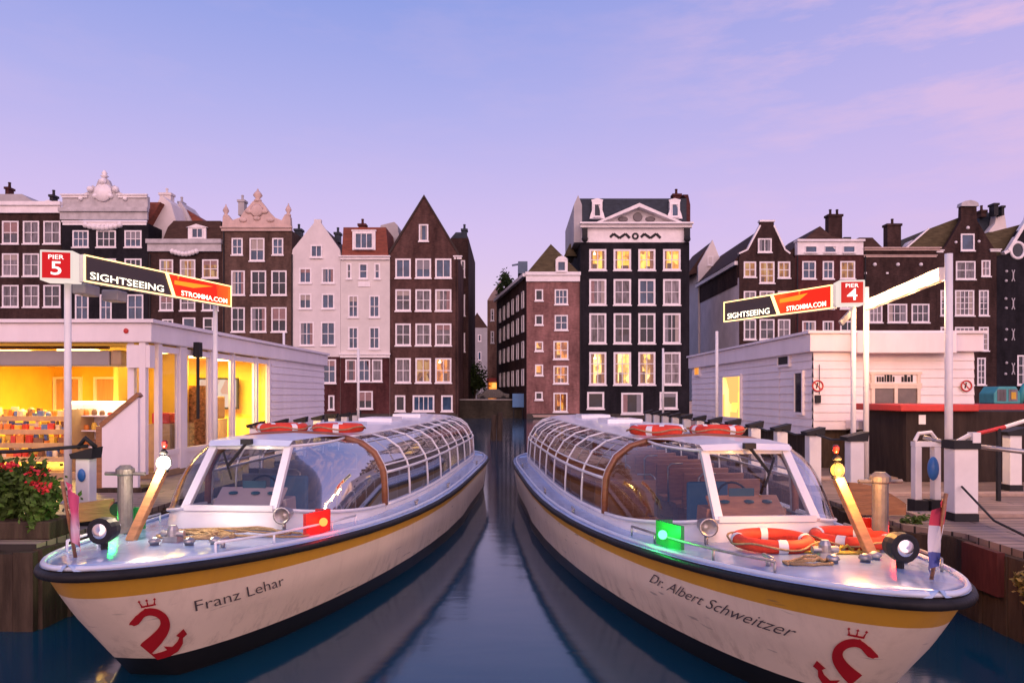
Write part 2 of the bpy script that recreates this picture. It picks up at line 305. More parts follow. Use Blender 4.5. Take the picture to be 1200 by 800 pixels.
# ================================================================== the row of canal houses
YF = 77.0; K = YF / F
TR = .16
lerp_ = lambda a, b, t: a+(b-a)*t
GWIN = glass('window_glass', (.95,.93,.9), floor=.03)
RM_L = emis('yellow_wall_glow', (1,.42,.03), 1.1); RM_W = emis('pale_wall_glow', (1,.55,.14), 1.2); RM_O = emis('orange_wall_glow', (1,.26,.02), .95)  # room walls emit by themselves, standing in for lamplight on them
def W(u0, u1, v0, v1, k='d', nx=1, ny=1): return (u0, u1, v0, v1, k, nx, ny)
def rows(cols, vrows, k='d', nx=1, ny=1):
    r = []
    for v0, v1 in vrows:
        for u0, u1 in cols: r.append(W(u0, u1, v0, v1, k, nx, ny))
    return r
def add_window(root, w, Y, frm=None, proud=False, fm=TRIM, sw=.15):
    u0, u1, v0, v1, k, nx, ny = w
    x0, x1 = PX(u0, Y), PX(u1, Y); z0, z1 = PZ(v1, Y), PZ(v0, Y)
    y0, y1 = (Y - .10, Y - .002) if proud else (Y - .035, Y + .10)
    m = MB()
    m.box(x0, x0+sw, y0, y1, z0, z1); m.box(x1-sw, x1, y0, y1, z0, z1)
    m.box(x0+sw, x1-sw, y0, y1, z1-sw, z1); m.box(x0+sw, x1-sw, y0, y1, z0, z0+sw)
    xa, xb, za, zb = x0+sw, x1-sw, z0+sw, z1-sw; mw = .075
    for i in range(1, nx):
        x = xa + (xb-xa)*i/nx; m.box(x-mw/2, x+mw/2, y0+.025, y1-.01, za, zb)
    for j in range(1, ny):
        z = za + (zb-za)*j/ny; m.box(xa, xb, y0+.032, y1-.016, z-mw/2, z+mw/2)
    f = m.build('window', fm, root)
    s = MB(); s.box(x0-.08, x1+.08, y0-.10, y0-.004, z0-.10, z0+.03); s.build('sill', fm, f, bevel=0)
    p = MB(); yy = y1-.012 if proud else y1-.03
    jt = random.uniform(-.012, .012)
    p.quad((xa-.01, yy+jt, za-.01), (xb+.01, yy-jt, za-.01), (xb+.01, yy-jt+.01, zb+.01), (xa-.01, yy+jt+.01, zb+.01))
    if k in 'lwo' and not proud:
        p.build('pane', GWIN, f)
        yb = Y+1.3; y0r = Y+.23; q = MB(); xl, xr = x0+.01, x1-.01
        q.quad((xl,yb,z0),(xr,yb,z0),(xr,yb,z1),(xl,yb,z1)); q.cur = 1
        q.quad((xl,y0r,z0),(xl,y0r,z1),(xl,yb,z1),(xl,yb,z0)); q.quad((xr,y0r,z0),(xr,yb,z0),(xr,yb,z1),(xr,y0r,z1)); q.quad((xl,y0r,z1),(xr,y0r,z1),(xr,yb,z1),(xl,yb,z1)); q.quad((xl,y0r,z0),(xl,yb,z0),(xr,yb,z0),(xr,y0r,z0))
        q.build('room', [PANE[k], {'l': RM_L, 'w': RM_W, 'o': RM_O}[k]], f)
        r_ = random.Random(int(u0*7+v0)); zz = z1-.5*r_.uniform(.5,1.3); xx = lerp_(xl+.3, xr-.3, r_.random())
        q = MB(); q.ball((xx, Y+.8, zz), .13, 10, 8); q.tube([(xx,Y+.8,zz+.1),(xx,Y+.8,z1)], .02, 5)
        if z1-z0 > 1.4 and r_.random() < .6: q.build('room_lamp', emis('room_lamp_glow', (1,.82,.5), 6), f, smooth=True)
        q = MB(); wd_ = (xr-xl)*r_.uniform(.15,.24)
        for sgn, xe in ((1, xl+sw*.6), (-1, xr-sw*.6)):
            if r_.random() < .75: q.grid([[(xe+sgn*wd_*i/6, Y+.30-.05*(i % 2), z_) for i in range(7)] for z_ in (z0, z1)])
        if q.v: build_each(q, 'curtain', mat('amber_curtain', (.34,.15,.05), .9, .2, 3), f)
        q = MB(); hh = r_.uniform(.25,.45)*(z1-z0); xa_ = lerp_(xl+.1, xr-.8, r_.random()); q.box(xa_, min(xr-.05, xa_+r_.uniform(.4,.8)), Y+.7, Y+1.0, z0+.01, z0+hh); q.build('furniture', mat('dark_furniture', (.06,.03,.02), .6), f)
        return f
    kk = k
    if k == 'c': kk = random.choice(('c','c2','c3'))
    if k == 'd': kk = random.choice(('d','d','b'))
    p.build('pane', PANE[kk], f)
    if k in 'cdbm' and random.random() < .38 and z1-z0 > 1.4:
        hh = random.choice((.25,.4,.55)); q = MB(); full = random.random() < .6
        if full: q.quad((xa+.02, yy-.02, zb-(zb-za)*hh), (xb-.02, yy-.02, zb-(zb-za)*hh), (xb-.02, yy-.02, zb), (xa+.02, yy-.02, zb)); q.build('blind', BLIND[random.randrange(3)], f)
        else:
            cw = (xb-xa)*.24
            for xl in (xa+.01, xb-cw-.01):
                c_ = MB(); c_.grid([[(xl+cw*i/6, yy-.02-.012*(i % 2), zz) for i in range(7)] for zz in (za, zb)]); c_.build('curtain', BLIND[random.randrange(3)], f)
    return f
def facade(root, u0, u1, vt, vb, wins, Y, m, depth=11, name='wall'):
    x0, x1, z0, z1 = PX(u0, Y)+.012, PX(u1, Y)-.012, PZ(vb, Y), PZ(vt, Y)
    H = [(PX(a, Y), PX(b, Y), PZ(d, Y), PZ(c, Y)) for a, b, c, d, *_ in wins]
    xs = sorted({round(v, 4) for v in [x0, x1] + [h[0] for h in H] + [h[1] for h in H] if x0-1e-4 <= v <= x1+1e-4})
    zs = sorted({round(v, 4) for v in [z0, z1] + [h[2] for h in H] + [h[3] for h in H] if z0-1e-4 <= v <= z1+1e-4})
    b = MB(); V = [(x, Y, z) for z in zs for x in xs]; fs = []; nx = len(xs)
    for j in range(len(zs)-1):
        for i in range(nx-1):
            cx, cz = (xs[i]+xs[i+1])/2, (zs[j]+zs[j+1])/2
            if any(h[0] < cx < h[1] and h[2] < cz < h[3] for h in H): continue
            fs.append((j*nx+i, j*nx+i+1, (j+1)*nx+i+1, (j+1)*nx+i))
    b.add(V, fs)
    for (a, c, d, e), ww in zip(H, wins):
        q = Y+.22
        b.quad((a,Y,d),(a,q,d),(a,q,e),(a,Y,e)); b.quad((c,Y,d),(c,Y,e),(c,q,e),(c,q,d)); b.quad((a,Y,e),(a,q,e),(c,q,e),(c,Y,e)); b.quad((a,Y,d),(c,Y,d),(c,q,d),(a,q,d))
        if ww[4] not in 'lwo': b.quad((a,q,d),(c,q,d),(c,q,e),(a,q,e))
    y2 = Y+depth
    b.quad((x0,Y,z0),(x0,Y,z1),(x0,y2,z1),(x0,y2,z0)); b.quad((x1,Y,z0),(x1,y2,z0),(x1,y2,z1),(x1,Y,z1)); b.quad((x0,Y,z1),(x1,Y,z1),(x1,y2,z1),(x0,y2,z1)); b.quad((x0,y2,z0),(x0,y2,z1),(x1,y2,z1),(x1,y2,z0))
    return b.build(name, m, root)
def uvp(pts, Y): return [(PX(u, Y), PZ(v, Y)) for u, v in pts]
def gable(root, pts, Y, m, th=.45, name='gable'):
    b = MB(); b.prism(uvp(pts, Y), Y+.004, Y+th); return b.build(name, m, root)
def roofp(root, pts, Y, m, y0=.46, y1=10.5, name='roof'):
    b = MB(); b.prism(uvp(pts, Y), Y+y0, Y+y1); return b.build(name, m, root)
def band(root, u0, u1, v0, v1, Y, m, out=.25, name='cornice', depth=.0, steps=2):
    b = MB(); x0, x1, z0, z1 = PX(u0,Y), PX(u1,Y), PZ(v1,Y), PZ(v0,Y)
    h = z1-z0
    b.box(x0, x1, Y-out*.55, Y-.003+depth, z0, z1-h*.35)
    b.box(x0-.08, x1+.08, Y-out, Y-.003+depth, z1-h*.35+.002, z1)
    return b.build(name, m, root)
def chimney(root, u0, u1, v0, v1, Y, m=None, dy=4, pots=1):
    k = (Y+dy)/Y
    x0, x1 = PX(u0,Y)*k, PX(u1,Y)*k; z0, z1 = CZ-(v1-HV)*(Y+dy)/F, CZ-(v0-HV)*(Y+dy)/F
    b = MB(); b.box(x0, x1, Y+dy, Y+dy+.9, z0, z1-.25); b.box(x0-.1, x1+.1, Y+dy-.1, Y+dy+1, z1-.248, z1)
    for i in range(pots):
        xx = x0+(x1-x0)*(i+.5)/pots; b.lathe((xx, Y+dy+.45, z1), [(.16,0),(.13,.5),(.17,.5),(.15,.62)], 8)
    b.build('chimney', m or BR_DARK, root)
def house(label, u0, u1, vt, wins, m, Y=YF, vb=495, depth=11, frames=TRIM, hole=True, cat='house', sw=.15):
    root = thing('canal_house', label, cat, P((u0+u1)/2, 491.5, Y), group='canal houses along the water')
    facade(root, u0, u1, vt, vb, wins if hole else [], Y, m, depth)
    for w in wins: add_window(root, w, Y, fm=frames, sw=sw)
    b = MB(); b.box(PX(u0,Y)+.03, PX(u1,Y)-.03, Y-.08, Y-.003, -.3, .55); b.build('plinth', mat('wet_stone', (.06,.052,.045), .6, .35, .8), root)
    return root

PIPES = []
# H1 ------------------------------------------------------------------
c1 = [(-22,-3),(2.5,22),(27,46),(51,71)]
h = house('dark brown brick house with white cornice at the left edge of the row', -60, 72, 250, rows(c1, [(259,286),(297,324),(334,360)], 'c', 2, 2) + rows(c1, [(374,398)], 'd', 2, 2), BR_DARK)
band(h, -60, 72, 237, 250, YF, TRIM, .45); roofp(h, [(-60,237.5),(-60,226),(22,226),(40,237.5)], YF, GREYPL)
chimney(h, 6, 10, 219, 236, YF, BR_MAROON); chimney(h, 58, 62, 228, 238, YF, IRON)
b = MB(); b.prism(uvp([(36,239),(44,233),(50,231),(56,239)], YF), YF+1, YF+1.8); b.build('dormer', TRIM, h)
# H2 ------------------------------------------------------------------
c2 = [(85,104),(113,136),(146,166)]
h = house('black brick house with ornate white scrolled crown above its cornice', 72, 174, 262, rows(c2, [(270,290)], 'd', 3, 2) + rows(c2, [(303,324)], 'd', 3, 2) + rows([(88,104),(117,131),(149,168)], [(345,375)], 'b', 2, 2) + rows(c2, [(390,412)]), BR_BLACK)
band(h, 72, 174, 244, 258, YF, TRIMG, .5); band(h, 74, 172, 259, 264, YF, TRIM, .2, 'architrave')
cp = [(73,243.5),(73,230),(86,230),(96,228),(104,224),(108,217),(112,219),(115,211),(121,207),(127,211),(130,219),(134,217),(138,224),(146,228),(158,230),(173,230),(173,243.5)]
gable(h, cp, YF, TRIMG, .5, 'crown'); band(h, 73, 103, 228, 232, YF, TRIM, .3, 'balustrade_rail'); band(h, 139, 173, 228, 232, YF, TRIM, .3, 'balustrade_rail')
b = MB(); b.lathe((PX(121,YF), YF-.05, PZ(226,YF)), [(.9,-.16),(1.0,0),(.8,.1)], 14, 'y')
for u, v, r in ((106,222,.35),(136,222,.35),(121,213,.4),(112,230,.3),(130,230,.3),(95,233,.25),(147,233,.25)): b.ball((PX(u,YF), YF-.05, PZ(v,YF)), r, 8, 6)
b.lathe((PX(121,YF), YF+.25, PZ(208,YF)), [(.2,0),(.42,.2),(.2,.35),(.3,.5),(.08,.85)], 10)
for i in range(9): b.ball((PX(101+i*5,YF), YF-.12, PZ(264+3.5*math.sin(math.pi*i/8),YF)), .32, 8, 6)
build_each(b, 'carved_ornament', TRIM, h, smooth=True)
# H3 ------------------------------------------------------------------
c3 = [(187,203),(211,229),(237,256)]
h = house('narrow dark house with brown mansard roof and one white dormer', 174, 260, 295, rows(c3, [(304,326)], 'm', 2, 2) + rows(c3, [(346,364)], 'c', 2, 2) + [W(190,203,374,396,'d',2,2), W(214,229,372,394,'d',1,2), W(238,250,372,394,'d',1,2)], BR_DARK)
band(h, 174, 260, 281, 295, YF, TRIMG, .5)
b = MB()
for i in range(8): b.ball((PX(203+i*4,YF), YF-.2, PZ(295+3*math.sin(math.pi*i/7),YF)), .28, 8, 6)
build_each(b, 'carved_ornament', TRIM, h, smooth=True)
roofp(h, [(190,281),(196,266),(203,258.5),(258,258.5),(260,281)], YF, ROOF_DK, .1, 9)
b = MB(); x0, x1, z0, z1 = PX(221,YF), PX(242,YF), PZ(281,YF), PZ(267,YF); b.box(x0, x1, YF-.15, YF+2, z0, z1); b.prism(uvp([(219,267),(231,263),(245,267)], YF), YF-.25, YF+2); b.build('dormer', TRIM, h)
add_window(h, W(225,238,267.5,279,'b',2,1), YF-.16, proud=True, sw=.08)
b = MB(); b.prism(uvp([(174,281),(176,250),(190,229),(200,238),(206,258),(200,281)], YF+3), YF+3, YF+9); b.build('side_gable', PLASTER, h)
b = MB(); b.prism(uvp([(172,262),(173,237),(188,237),(174,262)], YF+2), YF+2, YF+8); b.build('rear_roof', ROOF_RED, h); chimney(h, 187, 200, 226, 245, YF, PLASTER, 5)
b = MB(); b.prism(uvp([(203,262),(205,244),(211,236),(217,244),(226,262)], YF+6), YF+6, YF+10); b.build('rear_gable', TRIMG, h)
b = MB(); b.prism(uvp([(212,262),(218,245),(243,262)], YF+6.2), YF+6.3, YF+12); b.build('rear_roof', ROOF_RED, h)
chimney(h, 209, 213, 236, 250, YF, GREYPL, 7)
# H4 ------------------------------------------------------------------
w4 = [W(271.5,284.5,279,299,'b',2,2), W(292.5,310,279,306,'b',2,2), W(319,332,279,299,'b',2,2)] + rows([(271,287),(294,312),(318,336)], [(317,346),(360,389)], 'd', 2, 2) + rows([(271,287),(294,312),(318,336)], [(404,430)], 'd', 2, 2)
h = house('brown brick house topped by a curved pink sandstone bell gable', 260, 342, 270, w4, BR_BROWN)
g4 = [(260,270),(261,254),(266,251),(272,258),(281,255),(287,246),(292,241),(296,236),(301,234),(306,236),(310,241),(315,248),(322,255),(330,258),(334,251),(340,254),(341,270)]
gable(h, g4, YF, STONE, .6); band(h, 260, 342, 266, 271, YF, STONE, .35)
b = MB()
for u, v, s in ((301,236,1.2),(263.5,254,.8),(337,253,.8)): b.lathe((PX(u,YF), YF+.3, PZ(v,YF)), [(.35*s,0),(.35*s,.2),(.18*s,.35),(.42*s,.7),(.3*s,.95),(.1*s,1.2),(.06*s,1.4)], 10)
b.lathe((PX(301,YF), YF-.06, PZ(247,YF)), [(.55,-.1),(.7,0),(.5,.1)], 14, 'y')
for u, v in ((285,258),(317,258),(292,248),(310,248),(301,256)): b.ball((PX(u,YF), YF-.03, PZ(v,YF)), .3, 8, 6, (1.4,.5,.8))
build_each(b, 'finial', STONE, h, smooth=True)
roofp(h, [(263,270),(301,241),(339,270)], YF, ROOF_DK, .65, 10); chimney(h, 279, 286, 234, 252, YF, GREYPL, 6)
# H5 ------------------------------------------------------------------
w5 = rows([(350.6,365),(377,392)], [(314,332),(344,362)], 'b', 2, 1) + rows([(351,368),(376,393)], [(377,405)], 'b', 2, 2)
h = house('white plastered house with a single pointed gable', 342, 399, 297, w5, PLASTER)
gable(h, [(342.2,297),(343,292),(368,261),(368,257),(376,257),(376,261),(398,292),(398.8,297)], YF, PLASTER, .5)
add_window(h, W(364,378,287,302,'b',2,1), YF, proud=True)
roofp(h, [(343,296),(372,260),(398,296)], YF, ROOF_DK, .52, 10.5)
b = MB(); b.box(PX(342.3,YF), PX(398.8,YF), YF-.05, YF-.004, -.2, PZ(418,YF)); b.build('lower_brick_storey', BR_MAROON, h)
for w in (W(378,394,421,449,'b',2,2), W(385,392,463,480,'d',1,1), W(352,368,421,449,'b',2,2)): add_window(h, w, YF-.05, proud=True)
chimney(h, 345, 353, 268, 290, YF, ROOF_SL, 7); chimney(h, 392, 398, 272, 284, YF, ROOF_SL, 6)
# H6 ------------------------------------------------------------------
w6 = rows([(406,412),(420.5,431),(438.5,445.5)], [(308.5,327)], 'b', 1, 2) + rows([(408,420),(432.5,445)], [(346,372),(383,409)], 'b', 2, 2)
h = house('cream plastered house with red tiled mansard roof and wide white dormer', 399, 457, 303, w6, PLASTER2)
band(h, 399, 457, 300, 304.5, YF, TRIM, .4)
roofp(h, [(400,300),(402,266),(452,266),(455,300)], YF, ROOF_RED, .15, 9)
b = MB(); b.box(PX(413,YF), PX(440,YF), YF-.05, YF+2, PZ(293,YF), PZ(271,YF)); b.box(PX(412,YF), PX(441,YF), YF-.12, YF+2, PZ(271,YF)+.003, PZ(269.5,YF)); b.build('dormer', TRIM, h)
add_window(h, W(416,437,273,291.5,'b',3,1), YF-.052, proud=True, sw=.1)
b = MB(); b.box(PX(399.3,YF), PX(456.7,YF), YF-.05, YF-.004, -.2, PZ(419,YF)); b.build('lower_brick_storey', BR_MAROON, h)
band(h, 399, 457, 414, 419, YF-.05, TRIM, .3, 'shop_cornice')
for w in (W(405,418,421,447,'c',1,2), W(420,434,421,447,'d',2,2), W(436,448,421,447,'c',1,2), W(419,437,458,479,'d',2,1)): add_window(h, w, YF-.05, proud=True)
b = MB(); b.box(PX(420,YF), PX(434,YF), YF-.10, YF-.004, PZ(336,YF), PZ(330,YF)); b.build('wall_plaque', TRIM, h)
b = MB(); b.prism(uvp([(441,300),(446,264),(462,260),(466,264),(470,300)], YF+5), YF+5, YF+10); b.build('rear_wing', GREYPL, h); chimney(h, 420, 428, 262, 270, YF, BR_MAROON, 5)
# H7 ------------------------------------------------------------------
c7 = [(463.3,481.5),(486.8,505.2),(510,529)]
w7 = rows(c7, [(303,326)], 'b', 2, 1) + rows(c7, [(339,364.5),(379,405)], 'c', 2, 2) + [W(*c7[0],419.5,448.5,'c',2,2), W(*c7[1],419.5,448.5,'m',2,2), W(*c7[2],419.5,448.5,'o',2,2)] + [W(463,475,463,482,'d',1,1), W(483.6,509,463,482,'b',4,1), W(517,530.5,463,482,'d',1,1)]
h = house('brown brick house with a tall steep triangular gable beside the alley', 457, 537, 300, w7, BR_H7, sw=.17)
gable(h, [(457.2,300),(457.2,294),(497,230),(536.8,296),(536.8,300)], YF, BR_H7, .5)
add_window(h, W(491,502,263,283,'b',1,1), YF, proud=True)
roofp(h, [(458,299),(497,234),(536,299)], YF, ROOF_DK, .52, 10.5)
b = MB(); m_ = [(456,294.5),(497,228.2),(538,296.5),(537,299),(497,231.5),(457,298)]
b.prism(uvp(m_, YF), YF-.12, YF); b.build('verge_board', mat('dark_board', (.05,.035,.03), .7), h)
b = MB(); b.tube([(PX(535,YF), YF-.1, .5), (PX(535,YF), YF-.1, PZ(300,YF))], .09, 6); b.build('downpipe', BR_DARK, h)
band(h, 532, 541, 300, 304, YF, TRIM, .3, 'gutter_end')
for u, v0, v1, nm in ((261.5,272,492,'H4'),(341.5,298,492,'H5'),(175,298,492,'H3'),(933,300,492,'H12'),(1012.5,296,492,'H13'),(679,322,492,'H8')):
    b = MB(); b.tube([(PX(u,YF)+.1, YF-.09, .4), (PX(u,YF)+.1, YF-.09, PZ(v0,YF))], .07, 6); PIPES.append((b, u)) 
# house behind H7 on the alley
h = house('tall dark house stepping back along the left side of the alley', 528, 549, 279, rows([(540,545)], [(305,325),(345,370),(390,412)], 'd', 1, 2), BR_DARK, Y=86, vb=490, depth=16)
roofp(h, [(528,279),(534,272),(546,272),(549,279)], 86, ROOF_SL, .1, 12); chimney(h, 541, 547, 268, 279, 86, ROOF_SL, 2)
h = house('far slim grey house closing the left side of the alley', 532, 552, 372, rows([(546,550)], [(385,400),(415,430)], 'b', 1, 1), GREYPL, Y=118, vb=483, depth=8)
roofp(h, [(532,372),(542,358),(552,372)], 118, ROOF_SL, .1, 8)
# H8 ------------------------------------------------------------------
w8 = [W(627,636.5,339,352.5,'d'), W(627,636.5,369,381,'d'), W(627,636.5,400,411.5,'o'), W(627,636.5,427,440,'o'), W(627,636,459,468.5,'d'),
      W(650,665.5,339,357,'b',3,2), W(650,665.5,369,387,'d',2,2), W(648.5,666,399.5,421,'o',2,2), W(648.5,666,428.5,449.5,'o',2,2), W(648.5,665,460,482.5,'o',2,1)]
h = house('reddish brick house with small lit windows and olive brown gable roof', 617, 679.5, 321, w8, BR_RED, sw=.14)
# its side wall slants away along the alley
xa, za = PX(617,YF)+.012, PZ(321,YF); B_ = P(582, 346, 98)
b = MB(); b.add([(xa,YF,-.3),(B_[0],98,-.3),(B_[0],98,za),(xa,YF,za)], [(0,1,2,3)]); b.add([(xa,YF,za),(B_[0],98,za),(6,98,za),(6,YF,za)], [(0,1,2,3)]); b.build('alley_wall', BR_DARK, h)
d = Vector((B_[0]-xa, 21, 0)).normalized(); nrm = Vector((-d.y, d.x, 0))
def alley_win(root, s, z0, z1, w, k):
    c = Vector((xa, YF, 0)) + d*s; r = MB(); fz = (z0+z1)/2
    for off, hw, hz in ((-w/2,.06,(z1-z0)/2),(w/2,.06,(z1-z0)/2)): r.obox(c+d*off+nrm*.05+Vector((0,0,fz)), d, nrm, (0,0,1), hw, .06, hz)
    for zz in (z0, z1): r.obox(c+nrm*.05+Vector((0,0,zz)), d, nrm, (0,0,1), w/2+.06, .063, .06)
    f = r.build('window', TRIM, root); p = MB(); p.obox(c+nrm*.02+Vector((0,0,fz)), d, nrm, (0,0,1), w/2-.06, .012, hz-.06); p.build('pane', PANE[k], f)
for fl, z0 in enumerate((3.6, 6.6, 9.4, 12.0)):
    for i in range(6): alley_win(h, 2.0+i*3.2, z0, z0+1.7, 1.05, 'd' if (i+fl) % 5 else 'b')
b = MB(); c = Vector((xa,YF,0)); e = Vector((B_[0],98,0))
b.beam(c+nrm*.2+Vector((0,0,za-.1)), e+nrm*.2+Vector((0,0,za-.1)), .45, .35); b.build('eaves_board', TRIM, h)
band(h, 616.5, 679.5, 319, 330, YF, TRIM, .35)
roofp(h, [(618,319),(645.5,286),(678.5,319)], YF, ROOF_OLV, -.05, 14)
b = MB(); b.box(PX(651,YF), PX(665,YF), YF-.3, YF+2, PZ(318.8,YF), PZ(305,YF)); b.prism(uvp([(650.5,305),(654,301.5),(658,300.5),(662,301.5),(665.5,305)], YF), YF-.35, YF+2); b.build('dormer', TRIM, h)
add_window(h, W(653,663,306,318,'b',1,1), YF-.302, proud=True, sw=.1)
b = MB(); b.prism(uvp([(661,300),(668,285),(676,300)], YF+4), YF+4, YF+5); b.build('rear_dormer', ROOF_OLV, h)
b = MB(); b.beam((PX(600,YF+10), YF+10, PZ(311,YF+10)), (PX(617,YF+10), YF+10, PZ(308,YF+10)), .15, .2); b.box(PX(607,YF+10), PX(618,YF+10), YF+9, YF+12, PZ(322,YF+10), PZ(308,YF+10)); b.build('roof_hoist', mat('blue_grey_metal', (.08,.14,.22), .5), h)
band(h, 625, 672, 486, 488.5, YF, STONE, .2, 'sill_course')
# farther houses on the alley's right side
h = house('gabled brick house with peach front beyond the alley', 571, 592, 352, rows([(575,579),(583,587)], [(362,376),(388,402)], 'd', 1, 2), BR_PEACH, Y=104, vb=484, depth=9)
gable(h, [(571,352),(575,345),(588,327),(592,352)], 104, STONE, .5); roofp(h, [(572,352),(588,330),(591.5,352)], 104, ROOF_DK, .52, 8)
b = MB(); b.box(PX(572,104), PX(585,104), 103.9, 103.99, PZ(470,104), PZ(448,104)); b.build('lit_shop_front', emis('shop_glow', (1,.30,.04), 1.3, (.25,.05,.01), .6, (1,.5,.12)), h)
b = MB(); b.box(PX(570.5,104), PX(587,104), 103.5, 103.98, PZ(447.5,104), PZ(443,104)); b.build('shop_awning', RED, h)
h = house('far pale house at the end of the alley', 549, 572, 384, rows([(552,555),(560,564)], [(392,400),(412,422),(436,446)], 'b', 1, 1), GREYPL, Y=150, vb=478, depth=8)
roofp(h, [(549,384),(559,366),(572,384)], 150, ROOF_DK, .1, 8)
# roof-garden shrub on the alley wall
def foliage(n, cen, rad, leaf, seedv):
    rng = random.Random(seedv); b = MB()
    cl = [(Vector((rng.gauss(0,.5)*rad[0], rng.gauss(0,.5)*rad[1], rng.gauss(0,.45)*rad[2])), rng.uniform(.25,.5)) for _ in range(max(6, n//70))]
    for _ in range(n):
        c, r = rng.choice(cl); p = Vector(cen) + c + Vector((rng.gauss(0,1)*rad[0], rng.gauss(0,1)*rad[1], rng.gauss(0,1)*rad[2]))*r*.8
        a = Vector((rng.gauss(0,1), rng.gauss(0,1), rng.gauss(0,1))).normalized(); q = a.orthogonal().normalized(); l = leaf*rng.uniform(.6,1.3)
        b.add([p-a*l, p+q*l*.5, p+a*l, p-q*l*.5], [(0,1,2,3)])
    return b
LEAF = mat('green_leaves', (.035,.075,.015), .55, .5, 6, c2=(.10,.16,.03))
LEAFD = mat('dark_leaves', (.020,.040,.015), .6, .5, 2, c2=(.05,.08,.02))
tr = thing('roof_shrub', 'dark leafy shrub growing on the roof edge above the alley', 'shrub', P(592,342,101))
foliage(900, P(592,330,101), (.9,.9,1.3), .22, 3).build('foliage', LEAFD, tr); b = MB(); b.tube([P(592,344,101), P(592,325,101)], [.12,.05], 6); b.build('stem', WOODD, tr)
tr = thing('alley_tree', 'dark bushy tree at the mouth of the alley beside the quay', 'tree', (PX(556,92), 92, 1.85))
foliage(2200, (PX(556,92), 92, 4.3), (1.1,1.1,1.5), .2, 5).build('crown', LEAFD, tr); b = MB(); b.tube([(PX(556,92),92,1.85), (PX(556,92)+.1,92,3.2), (PX(556,92),92,5)], [.16,.12,.05], 7); b.build('trunk', WOODD, tr)

# quay across the alley mouth
q = MB(); q.box(PX(537,79)+.03, PX(617,79)+.3, 79, 79.6, -.4, 1.95)
o = q.build('quay_wall', brick('old_quay_brick', (.040,.034,.022), (.062,.05,.034), (0.0558,0.0496,0.0434), dirt=.6))
tag(o, 'old brick quay wall across the mouth of the alley', 'wall')
cpg = MB(); cpg.box(PX(537,79)+.03, PX(617,79)+.3, 78.9, 79.7, 1.953, 2.1); cpg.build('coping', mat('grey_stone', (.22,.20,.18), .8, .25, 1), o)
s = thing('info_board', 'blue rectangular board on posts at the quay edge by the reddish brick house', 'sign', (PX(607,78.6), 78.6, 0))
b = MB(); b.box(PX(600.5,78.6), PX(614,78.6), 78.55, 78.65, PZ(477,78.6), PZ(461,78.6)); b.build('panel', mat('blue_board', (.06,.17,.34), .5), s)
b = MB(); [b.tube([(PX(u,78.6),78.72,-.3),(PX(u,78.6),78.72,PZ(461,78.6))], .06, 6) for u in (602,612.5)]; b.build('post', IRON, s)
s = thing('parked_car', 'dark car parked on the street behind the quay wall', 'car', (PX(578,84), 84, 1.85))
b = MB(); x = PX(578,84); b.prism([(x-1.9,2.15),(x-1.9,2.6),(x-1.3,2.72),(x-.8,3.2),(x+.7,3.2),(x+1.3,2.75),(x+1.9,2.65),(x+1.9,2.15)], 83.2, 84.9); b.build('body', mat('dark_car_paint', (.03,.03,.035), .25), s, bevel=.06)
for xx in (-1.2, 1.2):
    b = MB(); b.lathe((x+xx, 83.25, 2.15), [(.3,-.1),(.32,0),(.32,.18),(.3,.2)], 14, 'y'); b.build('wheel', BLACKR, s)

# H9 ------------------------------------------------------------------
c9 = [(690.5,710.5),(719,739.5),(748,768),(777,797.5)]
k9 = ['l','l','l','l']
w9 = [W(*c, 292, 317, 'l', 2, 2) for c in c9] + rows(c9, [(327,357.6)], 'c', 2, 2) + rows(c9, [(367,402.7)], 'c', 2, 2) + [W(*c, 412.5, 451, k, 2, 3) for c, k in zip(c9, 'wwwc')] + [W(688,708,459,479,'d',1,1), W(728,753.5,460,485,'d',1,1), W(773,794,459,479,'d',1,1)]
w9 = [(a,b_,c,d_,(random.choice('cd') if k == 'c' else k),nx,ny) for a,b_,c,d_,k,nx,ny in w9]
h = house('tall black house with white pediment and four lit top windows', 680, 808, 284, w9, BR_BLACK, depth=13, sw=.2)
roofp(h, [(682,266),(679,231),(806,231),(806,266)], YF, ROOF_SL, .55, 12)
b = MB(); b.prism(uvp([(672.5,284),(672.5,240),(677.5,228.5),(682,240),(682,284)], YF+.5), YF+.5, YF+13); b.build('side_gable', GREYPL, h)
b = MB(); b.prism(uvp([(804,266),(804,232),(800,228),(806.5,228),(809,240),(809,266)], YF+.6), YF+.6, YF+12); b.build('party_wall', BR_MAROON, h)
gable(h, [(682,284),(682,266),(808,266),(808,284)], YF, TRIM, .5, 'frieze')
band(h, 680, 810, 262, 267.5, YF, TRIM, .8); 
b = MB(); 
for sgn in (-1, 1):
    b.prism(uvp([(748,240),(748+sgn*50,262),(748+sgn*44,262.2),(748,244.5)], YF), YF-.75, YF+.5)
b.build('pediment_moulding', TRIM, h)
gable(h, [(704,262),(748,244),(792,262)], YF, TRIMG, .5, 'pediment')
b = MB(); b.lathe((PX(745,YF)+.2, YF-.08, PZ(254.5,YF)), [(.2,-.1),(.45,-.1),(.5,0),(.5,.1)], 16, 'y')
for u in (730,762):
    b.ball((PX(u,YF), YF-.02, PZ(257,YF)), .42, 8, 6, (1.3,.4,.7))
build_each(b, 'carved_ornament', mat('dark_ornament', (.16,.14,.14), .7), h)
b = MB()
for o0 in (715, 751):
    pts = [(o0,278),(o0+4,274),(o0+11,279),(o0+18,274),(o0+23,279)]
    for (ua,va),(ub,vb_) in zip(pts[:-1], pts[1:]): b.beam((PX(ua,YF), YF-.03, PZ(va,YF)), (PX(ub,YF), YF-.03, PZ(vb_,YF)), .06, .26)
